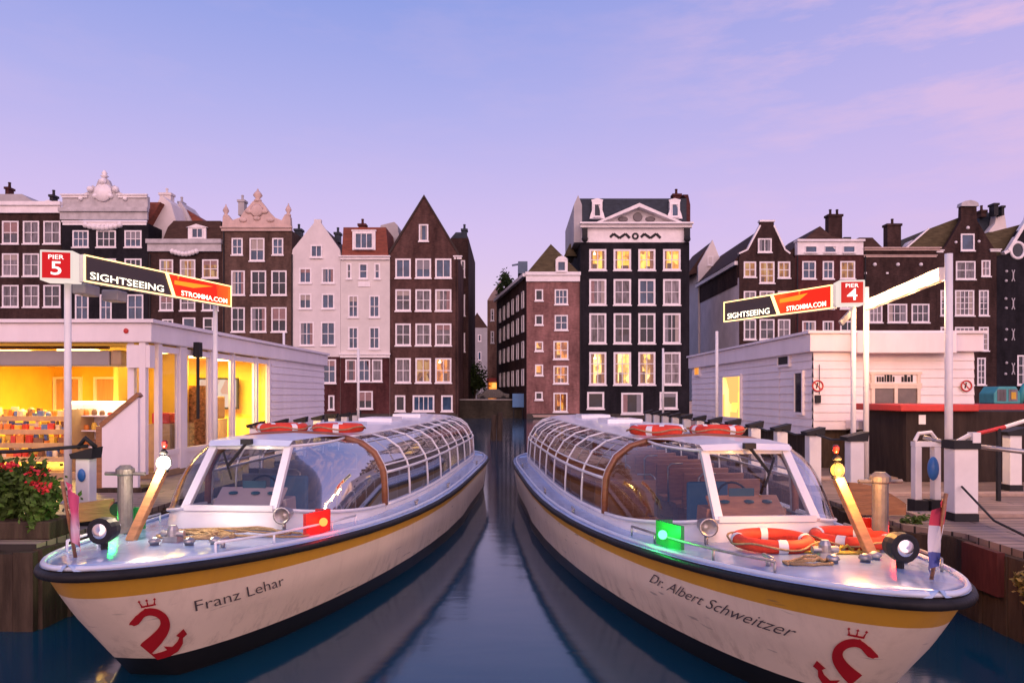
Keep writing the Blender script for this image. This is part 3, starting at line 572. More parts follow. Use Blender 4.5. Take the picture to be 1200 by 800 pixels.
pr = [(744.5+3.1*math.cos(t_), 276.8+3.1*math.sin(t_)) for t_ in [i*2*math.pi/12 for i in range(12)]]
for i in range(12): b.beam((PX(pr[i][0],YF), YF-.03, PZ(pr[i][1],YF)), (PX(pr[(i+1)%12][0],YF), YF-.03, PZ(pr[(i+1)%12][1],YF)), .06, .2)
build_each(b, 'garland', IRON, h)
b = MB()
for u in (685, 804.5):
    b.box(PX(u-3,YF), PX(u+3,YF), YF-.5, YF-.01, PZ(282,YF), PZ(268,YF)); b.ball((PX(u,YF), YF-.4, PZ(281,YF)), .35, 8, 6)
build_each(b, 'bracket', IRON, h)
for u in (700, 791):
    b = MB(); b.box(PX(u-6,YF), PX(u+6,YF), YF+.2, YF+2.4, PZ(256,YF), PZ(237,YF)); b.prism(uvp([(u-9,256),(u-7.5,250),(u-6,246),(u-6,237),(u-7,234),(u,232),(u+7,234),(u+6,237),(u+6,246),(u+7.5,250),(u+9,256)], YF), YF+.05, YF+.25)
    b.build('dormer', TRIM, h); add_window(h, W(u-4,u+4,239,254,'d',1,1), YF+.05, proud=True, sw=.09)
chimney(h, 789, 798, 227, 233, YF, BR_MAROON, 3)
# warm porch-like lamps over the lit storey
for u in (742, 771):
    pass
# H10 behind
h = house('white gabled house set back right of the black house', 818, 846, 312, rows([(829,836)], [(300,311)], 'b', 1, 1) + rows([(826,834)], [(340,360)], 'd', 1, 2), PLASTER, Y=93, vb=488, depth=10)
gable(h, [(818,312),(820,308),(835,281),(846,309),(846,312)], 93, PLASTER, .5); roofp(h, [(806,322),(834,283),(845,312)], 93, ROOF_DK, .52, 10)
# H11 ------------------------------------------------------------------
w11 = [W(871.5,886,306.5,325,'m',2,2), W(890,907.5,306.5,332,'m',2,3), W(911.5,926,306.5,326,'m',2,2)] + rows([(871.5,886),(890,907.5),(911.5,926)], [(341,362),(374,398)], 'c', 2, 2) + rows([(871.5,886),(890,907.5),(911.5,926)], [(412,436)], 'd', 2, 2)
h = house('dark house with white edged neck gable and long red side roof', 866, 932, 302, w11, BR_DARK, depth=17)
g11 = [(866.5,302),(868,296),(876,292),(884,278),(891,264),(891,259),(907,259),(907,264),(913,278),(919,291),(926,296),(931.5,302)]
gable(h, g11, YF, BR_DARK, .5)
b = MB()
for L_ in ([(866,297),(876,292.5),(891,264)], [(907,264),(920,292.5),(926,297)]):
    for (ua,va),(ub,vb_) in zip(L_[:-1], L_[1:]): b.beam((PX(ua,YF), YF+.2, PZ(va,YF)), (PX(ub,YF), YF+.2, PZ(vb_,YF)), .5, .16)
b.box(PX(890,YF), PX(908,YF), YF-.1, YF+.6, PZ(260,YF), PZ(258,YF)); b.build('gable_coping', TRIM, h)
add_window(h, W(888,904,279.5,296,'c',2,1), YF, proud=True)
# long side: grey wall and red roof falling to it
x0 = PX(866,YF)
b = MB(); b.quad((x0+.005,YF+.01,-.3),(x0+.005,YF+17,-.3),(x0+.005,YF+17,PZ(325,YF)),(x0+.005,YF+.01,PZ(325,YF))); b.build('side_wall', mat('pale_side_plaster', (.80,.72,.72), .85, .14, .5, .2, 4), h)
b = MB(); zr = PZ(264,YF); xr = PX(898,YF); ze = PZ(304,YF)
b.add([(x0-.3,YF+.5,ze),(xr,YF+.5,zr),(PX(931,YF),YF+.5,ze),(x0-.3,YF+17,ze),(xr,YF+17,zr),(PX(931,YF),YF+17,ze)], [(0,1,2),(0,3,4,1),(1,4,5,2),(3,5,4),(0,2,5,3)]); b.build('roof', ROOF_DK, h)
b = MB(); b.box(x0-.35, x0+.0, YF+.4, YF+17, ze-.5, ze-.1); b.build('eaves_board', TRIM, h)
b = MB(); b.box(x0-.05, x0+.004, YF+.5, YF+17, ze-2.6, ze-.52); b.build('upper_brick_band', BR_DARK, h)
# H12 ------------------------------------------------------------------
w12 = [W(940,956,306,327,'b',2,2), W(964,977,306,327,'d',2,2), W(984.5,1002,306,327,'m',2,2)] + rows([(940,956),(964,977),(984.5,1002)], [(341,362),(376,398)], 'd', 2, 2)
h = house('dark maroon brick house with a white attic band of three low windows', 932, 1012, 299, w12, BR_MAROON)
b = MB(); b.box(PX(934,YF), PX(1011,YF), YF-.15, YF+.6, PZ(299,YF)+.01, PZ(283.5,YF)); b.box(PX(933,YF), PX(1012,YF), YF-.4, YF+.7, PZ(283.5,YF)+.012, PZ(281,YF)); b.build('attic_band', TRIM, h)
for a in (943.5, 966, 988): add_window(h, W(a,a+13.5,288.5,296,'b',1,1), YF-.15, proud=True, sw=.06)
roofp(h, [(920,299),(961,265),(975,277),(1008,282),(1010,299)], YF+1, ROOF_DK, .0, 9)
chimney(h, 971, 987, 251, 280, YF, BR_DARK, 3, 2); chimney(h, 990, 996, 278, 284, YF, IRON, 3, 0)
# H13 ------------------------------------------------------------------
w13 = rows([(1018,1034),(1040,1063),(1068,1089)], [(356,378)], 'c', 3, 2) + rows([(1020,1034),(1042,1060),(1070,1086)], [(394,414)], 'd', 2, 2)
h = house('wide dark brick house with pale wall anchors under a plain cornice', 1012, 1097, 291, w13, BR_DARK)
band(h, 1012, 1100, 290.5, 294, YF, STONE, .45); band(h, 1012, 1097, 299, 301.5, YF, STONE, .2, 'string_course')
roofp(h, [(1008,291),(1012,276),(1028,276),(1042,290)], YF, ROOF_DK, 1, 9); chimney(h, 1040, 1056, 262, 290, YF, BR_DARK, 3, 1)
b = MB()
for u, v in ((1025,310),(1052,310),(1079,310)): b.ball((PX(u,YF), YF-.03, PZ(v,YF)), .2, 8, 6)
for u, v in ((1012.5,320),(1038,320)): b.box(PX(u-3,YF)+.3, PX(u+3,YF), YF-.06, YF-.004, PZ(v+1,YF), PZ(v-1,YF))
build_each(b, 'wall_anchor', TRIM, h)
b = MB(); b.prism(uvp([(1060,291),(1066,283),(1070,281),(1072,291)], YF+2), YF+2, YF+3); b.build('rear_gable', TRIM, h)
# H14 ------------------------------------------------------------------
w14 = [W(1120,1143,306,327.5,'c',2,2), W(1150,1160.5,305,324,'c',2,2), W(1102,1112,340,370,'c',2,4), W(1119,1141.5,340,370,'c',4,4), W(1147,1158.5,340,370,'c',2,4), W(1102,1112,383,411,'c',2,4), W(1119,1141.5,383,411,'c',4,4), W(1147,1158.5,383,411,'c',2,4), W(1119,1141,419,451,'c',3,4), W(1145,1155,419,451,'c',2,4), W(1102,1112,419,451,'c',2,4)]
h = house('black brown house with a narrow capped neck gable and many small paned windows', 1097, 1168, 297, w14, BR_DARK)
gable(h, [(1098,297),(1109,288),(1126,258),(1126.5,241),(1144.5,241),(1145,258),(1158,280),(1167,294),(1167,297)], YF, BR_DARK, .5)
b = MB(); b.prism(uvp([(1125,242),(1126,238),(1130,236),(1136,235),(1141,236),(1145,238),(1146,242)], YF), YF-.2, YF+.6); b.build('gable_cap', TRIMG, h)
add_window(h, W(1125.5,1141.5,274,294,'d',1,1), YF, proud=True)
b = MB(); b.ball((PX(1134,YF),YF-.03,PZ(267,YF)), .18, 8, 6); b.ball((PX(1120,YF),YF-.03,PZ(284,YF)), .15, 8, 6); b.ball((PX(1147,YF),YF-.03,PZ(283,YF)), .15, 8, 6)
build_each(b, 'wall_anchor', TRIM, h)
roofp(h, [(1060,293),(1089,268),(1126,254),(1131,258),(1112,293)], YF+1, ROOF_OLV, 0, 12)
b = MB(); b.beam(P(1060,292,YF+.9), P(1088,268,YF+.9), .3, .14); b.build('verge_board', TRIM, h)
band(h, 1097, 1105, 293, 296, YF, TRIM, .2, 'string_course'); band(h, 1160, 1172, 292, 295, YF, TRIM, .2, 'string_course')
# H15 ------------------------------------------------------------------
w15 = [W(1192,1206,416,451,'d',2,3), W(1215,1230,416,451,'d',2,3), W(1208,1226,340,366,'d',2,2)]
h = house('black house with a round white framed attic window at the right edge', 1168, 1262, 300, w15, BR_BLACK)
gable(h, [(1168.5,300),(1178,298),(1192,272),(1203,258),(1205,247),(1225,247),(1227,258),(1240,272),(1261,300)], YF, BR_BLACK, .5)
b = MB()
for L_ in ([(1176,297),(1181,294),(1203,258)],):
    for (ua,va),(ub,vb_) in zip(L_[:-1], L_[1:]): b.beam((PX(ua,YF), YF+.1, PZ(va,YF)), (PX(ub,YF), YF+.1, PZ(vb_,YF)), .6, .32)
b.build('gable_coping', TRIM, h)
rr = [(PX(1192,YF)+.72*math.cos(t_), YF-.05, PZ(293.5,YF)+.85*math.sin(t_)) for t_ in [i*2*math.pi/20 for i in range(20)]]
b = MB(); b.tube(rr, .16, 8, closed=True); f = b.build('round_window', TRIM, h, smooth=True)
b = MB(); b.add([(x,YF-.03,z) for x,_,z in rr], [tuple(range(20))]); b.build('pane', P_DARK, f)
b = MB()
for u in (1179,1203):
    for v in (318,329,350,361,386,398,425,438): b.ball((PX(u+random.uniform(-1,1),YF), YF-.03, PZ(v,YF)), .15, 8, 6)
for v in (323, 356, 392, 432):
    x = PX(1187,YF); z = PZ(v,YF)
    for sg in (-1, 1): b.tube([(x+sg*.15, YF-.06, z+.6), (x+sg*.02, YF-.06, z+.25), (x+sg*.02, YF-.06, z-.25), (x+sg*.15, YF-.06, z-.6)], .05, 6)
build_each(b, 'wall_anchor', TRIMG, h)
roofp(h, [(1140,300),(1146,276),(1200,262),(1205,300)], YF+1, ROOF_OLV, 0, 11)
b = MB(); b.prism(uvp([(1147,272),(1148,255),(1156,248),(1164,252),(1164,272)], YF+8), YF+8, YF+10); b.build('rear_stack', ROOF_SL, h)
b = MB(); b.prism(uvp([(1158,272),(1166,262),(1168,249),(1177,249),(1180,270)], YF+7), YF+7, YF+8); b.build('rear_gable', PLASTER, h)
chimney(h, 1150, 1156, 246, 254, YF, BR_DARK, 7, 1); chimney(h, 1165, 1170, 238, 252, YF, IRON, 6, 0); chimney(h, 1174, 1177, 241, 252, YF, IRON, 6, 0)

for b, u in PIPES:
    own = min((o for o in bpy.data.objects if o.name.startswith('canal_house') and o.parent is None and abs(o.location.y-YF) < 1), key=lambda o: abs(o.location.x-PX(u+14,YF)))
    b.build('downpipe', IRON, own)
# wooden mooring piles in the open water between the sterns
for i, (u, lb) in enumerate(((577,'left leaning wooden pile between the boat sterns'), (585,'right upright wooden pile between the boat sterns'))):
    x = PX(u, 40); b = MB(); b.tube([(x, 40, -.6), (x+(.05 if i else .12), 40, PZ(486-3*i, 40))], [.17,.15], 10)
    o = b.build('mooring_pile', WOODD); tag(o, lb, 'pile', 'wooden piles between the boats')

#==PART2==
# ================================================================== the two glass-roofed canal boats
LB = 16.6
def bdeck(s):
    s = max(0.0, min(LB, s))
    if s < 9: return 1.86 * max(0, 1-(1-s/9)**2)**.53
    if s < 11: return 1.86
    x = (s-11)/5.6; return 1.86 * max(0, 1-x**4)**.42
def bfine(s):
    s = max(0.0, s)
    return 1.78 * max(0, 1-max(0, 1-s/9)**1.6)**.75
def zdk(s): return .86 + .34*max(0, 1-s/7.0)**2
def stem(w): return 1.15 * max(0, w)**1.1
def hb(s, w):
    s0 = stem(w)
    if s < 9:
        se = max(0, s - s0*max(0, 1-s/9)); m = min(1, max(0, (w-.40)*.75))
        k = max(0, (s-s0))/.02
        return min(((1-m)*bdeck(se) + m*min(bfine(se), bdeck(se)))*.985, 3) if s > s0 else 0
    return bdeck(s)*(.985 - .07*max(0, w-.3))
SIG = [0,.0006,.002,.005,.01,.016,.024,.034,.046,.06,.08,.10,.125,.15,.18,.22,.27,.33,.4,.5,.6,.7,.76,.82,.87,.91,.94,.96,.975,.988,.996,1.0]
GL = glass('clear_acrylic', (.86,.89,.93), floor=.06); GLS = glass('tinted_side_glass', (.72,.74,.78), floor=.07)
GLR = glass('hazy_roof_glass', (.70,.70,.75), floor=.16)
DECKP = mat('pale_blue_deck_paint', (.30,.45,.70), .20, .14, 1.6, .15, 14, coat=.35)
HULLW = mat('cream_hull_paint', (.78,.70,.62), .32, .09, .8, .05, 5, coat=.3)
HULLY = mat('yellow_band_paint', (.60,.32,.035), .38, .14, 1.0, coat=.2)
HULLK = mat('black_hull_paint', (.012,.011,.011), .35, .3, 1.0)
def hull_paint(name, c):
    m = mat(name, c, .36, .08, .8, .12, 5, coat=.2); t = m.node_tree; b = t.nodes['Principled BSDF']; src = b.inputs['Base Color'].links[0].from_socket
    co = t.nodes.new('ShaderNodeTexCoord'); mp_ = t.nodes.new('ShaderNodeMapping'); mp_.inputs['Scale'].default_value = (5,5,.55); t.links.new(co.outputs['Object'], mp_.inputs[0])
    n = t.nodes.new('ShaderNodeTexNoise'); n.inputs['Scale'].default_value = 1.6; n.inputs['Detail'].default_value = 7; n.inputs['Roughness'].default_value = .7; t.links.new(mp_.outputs[0], n.inputs[0])
    r = ramp(t, [(.50,(0,0,0)),(.78,(1,1,1))], n.outputs[0])
    sp = t.nodes.new('ShaderNodeSeparateXYZ'); t.links.new(co.outputs['Object'], sp.inputs[0])
    mr = t.nodes.new('ShaderNodeMapRange'); mr.inputs[1].default_value = .55; mr.inputs[2].default_value = .18; mr.inputs[3].default_value = .18; mr.inputs[4].default_value = .75; t.links.new(sp.outputs[2], mr.inputs[0])
    mu = t.nodes.new('ShaderNodeMath'); mu.operation = 'MULTIPLY'; t.links.new(r.outputs[0], mu.inputs[0]); t.links.new(mr.outputs[0], mu.inputs[1])
    mx_ = t.nodes.new('ShaderNodeMix'); mx_.data_type = 'RGBA'; t.links.new(mu.outputs[0], mx_.inputs[0]); t.links.new(src, mx_.inputs[6]); mx_.inputs[7].default_value = (.20,.13,.07,1)
    s2 = t.nodes.new('ShaderNodeTexNoise'); s2.inputs['Scale'].default_value = 3.0; s2.inputs['Detail'].default_value = 8; m2 = t.nodes.new('ShaderNodeMapping'); m2.inputs['Scale'].default_value = (.6,.6,6); t.links.new(co.outputs['Object'], m2.inputs[0]); t.links.new(m2.outputs[0], s2.inputs[0])
    r2 = ramp(t, [(.66,(0,0,0)),(.70,(.5,.5,.5))], s2.outputs[0]); m3 = t.nodes.new('ShaderNodeMix'); m3.data_type = 'RGBA'; t.links.new(r2.outputs[0], m3.inputs[0]); t.links.new(mx_.outputs[2], m3.inputs[6]); m3.inputs[7].default_value = (.10,.085,.08,1)
    t.links.new(m3.outputs[2], b.inputs['Base Color']); return m
HULLW = hull_paint('scuffed_cream_hull_paint', (.84,.70,.55)); HULLY = hull_paint('scuffed_yellow_paint', (.62,.33,.03))
BWHITE = mat('boat_white_paint', (.80,.80,.82), .32, .07, 1.2, coat=.3)
BLUEW = mat('pale_blue_white_paint', (.62,.70,.82), .35, .08, 1.2, coat=.2)
BROWNF = mat('brown_arch_wood', (.26,.095,.035), .35, .25, 4, stretch=(2,2,6))
SEATW = mat('orange_bench_wood', (.40,.19,.10), .5, .22, 5, stretch=(1,1,6))
SEATG = mat('grey_bench_cover', (.20,.19,.20), .6, .25, 4)
FLOORM = mat('cabin_floor', (.12,.08,.06), .7, .2, 4)
ORANGE = mat('orange_buoy', (.70,.050,.015), .62, .25, 7, .15, 60); BANDW = mat('white_reflective_band', (.80,.78,.76), .4, .05, 4)
PROF = [(1.0,.0),(.998,.20),(.985,.46),(.96,.56),(.88,.75),(.74,.89),(.55,.965),(.36,1.0),(0,1.02)]
def lerp(a, b, t): return a + (b-a)*t
def cab(s): return bdeck(s) - .37
S0, S1, ZR = 4.7, 15.0, 1.95
def prof(s, side=1):
    c = cab(s); zb = zdk(s)+.10; h = ZR-zb
    return [Vector((side*c*a, s, zb+h*b_)) for a, b_ in PROF]
def circ_deck(n): pass

def make_boat(name, label, pos, direction, title, vis, lampcol, lampstr, redcap, seat):
    rz = math.atan2(-direction[0], direction[1])
    R = thing(name, label, 'boat', (pos[0], pos[1], 0), rz, 'glass roofed canal boats')
    # ---- hull
    lev = [.035,.20,.28,.35,.42,.5,.6,.69,.78,.89,1.0,1.4]
    b = MB()
    for sd in (-1, 1):
        for a, (w0, w1) in enumerate(zip(lev[:-1], lev[1:])):
            b.cur = 0 if a == 0 else (1 if a < 8 else 2); rws = []
            for w in (w0, w1):
                s0 = stem(w); rws.append([(sd*hb(s0+(LB-s0)*q, w), s0+(LB-s0)*q, zdk(s0+(LB-s0)*q)*(1-w)) for q in SIG])
            b.grid(rws if sd == 1 else rws[::-1])
    b.cur = 0
    b.build('hull', [HULLY, HULLW, HULLK], R, True, smooth=True, merge=True)
    # ---- rubbing strake
    out = [0,.004,.012,.03,.06,.1,.16,.25,.36,.5,.7,.95,1.25,1.6,2,2.5,3.2,4,5,6,7,8,9,10.5,12,13,13.8,14.5,15.1,15.6,16,16.25,16.42,16.52,16.58,16.6]
    loop = [(bdeck(s), s, zdk(s)-.045) for s in out] + [(-bdeck(s), s, zdk(s)-.045) for s in out[::-1][1:-1]]
    b = MB(); b.tube(loop, .040, 8, closed=True); b.build('rubbing_strake', BLACKR, R, True, smooth=True)
    # ---- deck with a hole for the cabin
    def hole(s):
        if s < 2.65: return 0
        if s < S0:
            for i in range(200):
                t = i/199; y = (1-t)**2*2.65 + 2*t*(1-t)*3.05 + t*t*S0
                if y >= s: return (1-t)**2*.50 + 2*t*(1-t)*1.20 + t*t*cab(S0)
        if s <= S1: return cab(s)
        return 0
    st = sorted(set(out + [2.65, 2.6501, 2.75, 2.9, 3.1, 3.4, 3.7, 3.9, 4.2, 4.5, S0, S1, S1+.0001])); b = MB()
    for sd in (-1, 1):
        rws = []
        for s in st:
            c = hole(s); w = bdeck(s); r = []
            for k in range(7):
                x = lerp(min(c, w), w, k/6); r.append((sd*x, s, zdk(s)+.05*(1-(x/max(w, 1e-3))**2)*(1 if s < S1 else .6)))
            rws.append(r)
        b.grid(rws if sd == -1 else rws[::-1])
    b.build('deck', DECKP, R, True, smooth=True, merge=True)
    # toe rail (raised lip inside the edge)
    lp = [(bdeck(s)*.965-.015, s, zdk(s)+.02) for s in out[3:-3]] + [(-bdeck(s)*.965+.015, s, zdk(s)+.02) for s in out[3:-3][::-1]]
    b = MB(); b.tube(lp, .022, 6, closed=True); b.build('toe_rail', BLUEW, R, True, smooth=True)
    # ---- coaming: front curve and long sides
    fr = [((1-t)**2*.50 + 2*t*(1-t)*1.20 + t*t*cab(S0), (1-t)**2*2.65 + 2*t*(1-t)*3.05 + t*t*S0) for t in [i/10 for i in range(11)]]
    def sill(t): return lerp(1.25, zdk(S0)+.10, t**.8)
    b = MB(); b.cur = 0
    full = [(-x, y, sill(i/10)) for i, (x, y) in list(enumerate(fr))[::-1]] + [(x, y, sill(i/10)) for i, (x, y) in enumerate(fr)]
    b.grid([[(x*1.02, y-.03, zdk(y)-.02) for x, y, z in full], [(x*1.005, y, z) for x, y, z in full], [(x*.95, y+.05, z) for x, y, z in full]])
    ss = [S0 + (S1-S0)*i/24 for i in range(25)]
    for sd in (-1, 1):
        b.grid([[(sd*(cab(s)+.015), s, zdk(s)-.02) for s in ss], [(sd*(cab(s)+.01), s, zdk(s)+.12) for s in ss], [(sd*(cab(s)-.05), s, zdk(s)+.12) for s in ss]])
    b.build('coaming', BWHITE, R, True, smooth=True)
    # ---- cabin ribs and rails
    nb = 9; bays = [S0 + (S1-S0)*i/nb for i in range(nb+1)]
    b = MB(); b.tube([p for p in prof(S0, -1)] + [p for p in prof(S0, 1)[::-1]][1:], .045, 8); b.build('front_arch', BROWNF, R, True, smooth=True)
    b = MB(); b.tube([p+Vector((0,.07,.008)) for p in prof(S0+.02, -1)] + [p+Vector((0,.07,.008)) for p in prof(S0+.02, 1)[::-1]][1:], .03, 6)
    for s in bays[1:]:
        for sd in (-1, 1): b.tube([p for p in prof(s, sd)[:7]], .017, 6)
    for i, r in ((0,.028),(2,.022),(3,.014),(6,.024)):
        for sd in (-1, 1): b.tube([prof(s, sd)[i] for s in ss], r, 6)
    b.build('cabin_frame', BWHITE, R, True, smooth=True)
    b = MB()
    for i in (4, 5):
        for sd in (-1, 1): b.tube([prof(s, sd)[i] for s in ss], .007, 5)
    for s in [(x+y)/2 for x, y in zip(bays[:-1], bays[1:])]:
        for sd in (-1, 1): b.tube([p for p in prof(s, sd)[3:7]], .007, 5)
    b.build('glazing_bar', STEEL, R, True, smooth=True)
    for i in range(nb):
        a0, a1 = bays[i], bays[i+1]; q = [a0+.03, (a0+a1)/2, a1-.03]
        for sd in (-1, 1):
            g = MB(); g.grid([[prof(s, sd)[k] for k in (0,1,2)] for s in q]); g.build('side_window', GLS, R, True, smooth=True)
            g = MB(); g.grid([[prof(s, sd)[k] for k in (3,4,5,6)] for s in q]); g.build('roof_window', GLR, R, True, smooth=True)
    b = MB(); rws = []
    for s in [S0-.05]+ss: 
        r = prof(max(s, S0), -1)[6:] + prof(max(s, S0), 1)[6:-1][::-1]; rws.append([Vector((p.x, s, p.z+.012)) for p in r])
    b.grid(rws); b.build('roof', BWHITE, R, True, smooth=True)
    for k, (c_, l_) in enumerate(((6.9,.7),(9.6,1.0),(12.6,.9))):
        b = MB(); b.box(-.34, .34, c_-l_/2, c_+l_/2, ZR+.0, ZR+.10); b.build('roof_hatch', BWHITE if k else BLUEW, R, True, bevel=.02)
    # stern end of the cabin: a glazed rounded end
    g = MB(); rws = []
    for t in (0,.35,.7,1.0):
        rws.append([Vector((p.x*(1-.12*t*t), S1+.55*t, p.z-(.22*t*t)*(1 if k > 1 else 0))) for k, p in enumerate(prof(S1, -1)+prof(S1, 1)[:-1][::-1])])
    g.grid(rws); g.build('stern_window', GL, R, True, smooth=True)
    b = MB(); b.tube(rws[-1], .03, 6); b.tube([rws[k][4] for k in range(4)], .015, 6); b.tube([rws[k][-5] for k in range(4)], .015, 6); b.build('stern_frame', BWHITE, R, True, smooth=True)
    b = MB(); m_ = rws[-1]; b.add([p+Vector((0,.0,0)) for p in m_]+[Vector((m_[-1].x,m_[-1].y,zdk(S1)-.05)), Vector((m_[0].x,m_[0].y,zdk(S1)-.05))], [tuple(range(len(m_)+2))]); b.build('stern_bulkhead', GLS, R, True)
    # ---- front glazing
    Wb, Wt = Vector((.50, 2.65, 1.24)), Vector((.45, 3.25, 1.90))
    pa = prof(S0, 1); cum = [0]
    for p, q_ in zip(pa[:-1], pa[1:]): cum.append(cum[-1]+(q_-p).length)
    cmax = cum[6]
    def A(v):
        d_ = v*cmax
        for k in range(len(pa)-1):
            if cum[k+1] >= d_-1e-9: return pa[k].lerp(pa[k+1], (d_-cum[k])/(cum[k+1]-cum[k]))
    def surf(u, v, sd):
        w = Wb.lerp(Wt, v); a = A(v); c = Vector((lerp(1.24, .86, v**1.5), lerp(3.02, 3.60, v), lerp(w.z, a.z, .5)+.06*math.sin(math.pi*v)))
        p = w*(1-u)**2 + c*2*u*(1-u) + a*u*u; return Vector((sd*p.x, p.y, p.z))
    for sd in (-1, 1):
        g = MB(); g.grid([[surf(i/12, j/10, sd) for j in range(11)] for i in range(13)]); f = g.build('bow_window', GL, R, True, smooth=True)
    b = MB()
    for sd in (-1, 1):
        X = lambda p: Vector((sd*p.x, p.y, p.z))
        b.beam(X(Wb), X(Wt), .085, .06, (0,-1,0)); b.tube([surf(0, 1, sd)] + [surf(i/10, 1, sd) for i in range(1, 11)], .018, 6)
        b.tube([surf(i/10, 0, sd)+Vector((0,0,.01)) for i in range(11)], .02, 6)
    b.beam(Vector((-.50,2.65,1.26)), Vector((.50,2.65,1.26)), .05, .06); b.beam(Vector((-.45,3.25,1.89)), Vector((.45,3.25,1.89)), .05, .05)
    wf = b.build('windscreen_frame', BWHITE, R, True)
    g = MB(); g.quad(Vector((-.47,2.67,1.27)), Vector((.47,2.67,1.27)), Vector((.42,3.24,1.88)), Vector((-.42,3.24,1.88))); g.build('windscreen', GL, wf, True)
    b = MB(); rws = [[(-.48,3.16,1.905),(0,3.13,1.915),(.48,3.16,1.905)], [(-.50,3.24,1.965),(0,3.20,1.985),(.50,3.24,1.965)], [(-.60,4.0,1.97),(0,3.98,1.995),(.60,4.0,1.97)], [(-.74,4.70,1.945),(0,4.68,1.985),(.74,4.70,1.945)]]
    b.grid(rws); b.grid([rws[0], [(-.46,3.30,1.89),(0,3.30,1.89),(.46,3.30,1.89)]]); b.build('brow', BLUEW if vis > 0 else BWHITE, R, True, smooth=False)
    b = MB(); b.beam((.0,3.11,1.95), (-.14*vis,2.94,1.70), .02, .03); b.beam((-.24*vis,3.03,1.84), (-.05*vis,2.82,1.56), .018, .022); b.obox((.0,3.11,1.96), (1,0,0), (0,1,0), (0,0,1), .06, .04, .03); b.build('wiper', IRON, R, True)
    # ---- interior
    b = MB(); b.grid([[(-cab(s)+.06, s, .42), (cab(s)-.06, s, .42)] for s in [3.6]+ss] if False else [[(-min(cab(s),.55 if s<3 else (1.0 if s<S0 else 9))+.06, s, .42), (min(cab(s),.55 if s<3 else (1.0 if s<S0 else 9))-.06, s, .42)] for s in [2.75,3.6]+ss])
    b.build('cabin_floor', FLOORM, R, True)
    b = MB()
    for sd in (-1, 1): b.grid([[(sd*(cab(s)-.05), s, .42) for s in ss], [(sd*(cab(s)-.05), s, zdk(s)+.08) for s in ss]])
    b.build('cabin_lining', SEATW if vis < 0 else SEATG, R, True)
    for i in range(12):
        s = 5.3 + i*.79
        for sd in (-1, 1):
            xi, xo = sd*.32, sd*(cab(s)-.12); xa_, xb_ = min(xi, xo), max(xi, xo)
            be = MB(); be.box(xa_, xb_, s, s+.40, .70, .78); be.box(xa_+.05, xb_-.05, s+.05, s+.35, .42, .70)
            bb = be.build('bench', seat, R, True, bevel=.012)
            bk = MB(); bk.obox(((xa_+xb_)/2, s+.44, 1.04), (1,0,0), (0,.98,.17), (0,-.17,.98), (xb_-xa_)/2, .025, .27); bk.build('backrest', seat, bb, True, bevel=.012)
            if i % 2 == 0:
                rl = MB(); x = xi; rl.tube([(x, s+.42, .75), (x, s+.46, 1.32), (x+sd*.06, s+.47, 1.37), (x+sd*.25, s+.47, 1.37)], .016, 6); rl.build('grab_rail', STEEL, bb, True, smooth=True)
    b = MB(); b.prism([(-.50,.42),(.50,.42),(.44,1.28),(-.44,1.28)], 3.18, 3.5); b.obox((0,3.22,1.30), (1,0,0), (0,.8,.6), (0,-.6,.8), .40, .16, .015); con = b.build('console', SEATW if vis < 0 else mat('pinkish_grey_laminate', (.40,.30,.30), .5, .1, 3), R, True, bevel=.01)
    b = MB()
    for x in (-.22, .05, .25): b.lathe((x, 3.24, 1.335), [(.05,0),(.055,.02),(.03,.03)], 10)
    b.box(-.14, .14, 3.32, 3.34, 1.36, 1.48); b.build('instrument_panel', mat('dark_teal_plastic', (.03,.09,.12), .35), con, True)
    ring = [(.0+.19*math.cos(t_), 3.58+.05*math.sin(t_), 1.32+.19*math.sin(t_)) for t_ in [i*2*math.pi/20 for i in range(20)]]
    b = MB(); b.tube(ring, .014, 6, closed=True); b.beam((-.19,3.58,1.32), (.19,3.58,1.32), .02, .02); b.build('steering_wheel', IRON, R, True, smooth=True)
    b = MB(); b.box(-.26, .26, 4.05, 4.45, .80, .90); b.box(-.26, .26, 4.42, 4.50, .90, 1.42); b.lathe((0,4.25,.42), [(.05,0),(.05,.4)], 8); b.build('driver_seat', mat('blue_seat_cover', (.05,.12,.20), .7), R, True, bevel=.03)
    # ---- deck gear
    z = lambda s, t=0: zdk(s)+.05*(1-(t/max(bdeck(s),.1))**2)
    b = MB(); mo = -.5*vis; b.beam((mo,1.62,z(1.75,mo)), (mo+.12*vis,1.98,z(2,mo)+.66), .07, .09, (1,0,0)); mast = b.build('lamp_mast', mat('pale_varnished_wood', (.42,.20,.08), .45, .3, 4, stretch=(1,1,6)), R, True, bevel=.01)
    L = MB(); lr = .062 if not redcap else .055; L.ball((mo+.12*vis,2.0,z(2)+.73), lr, 18, 12, (1,1,1.1)); 
    cg = MB(); cz = z(2)+.73
    for a_ in range(4): cg.tube([(mo+.12*vis+lr*1.18*math.sin(p_)*math.cos(a_*math.pi/2+.78), 2.0+lr*1.18*math.sin(p_)*math.sin(a_*math.pi/2+.78), cz+lr*1.3*math.cos(p_)) for p_ in [i*math.pi/8 for i in range(9)]], .005, 5)
    cg.lathe((mo+.12*vis,2.0,cz-lr*1.5), [(.045,0),(.05,.02),(.03,.035)], 12); cg.build('lamp_cage', IRON, mast, True, smooth=True)
    L.build('mast_lamp', emis('mast_lamp_orange' if redcap else 'mast_lamp_white', lampcol, lampstr), mast, True, smooth=True)
    L = MB(); L.lathe((mo+.12*vis,2.0,z(2)+.82), [(.035,0),(.042,.015),(.03,.03),(.015,.05)], 12); L.build('lamp_cap', IRON, mast, True, smooth=True)
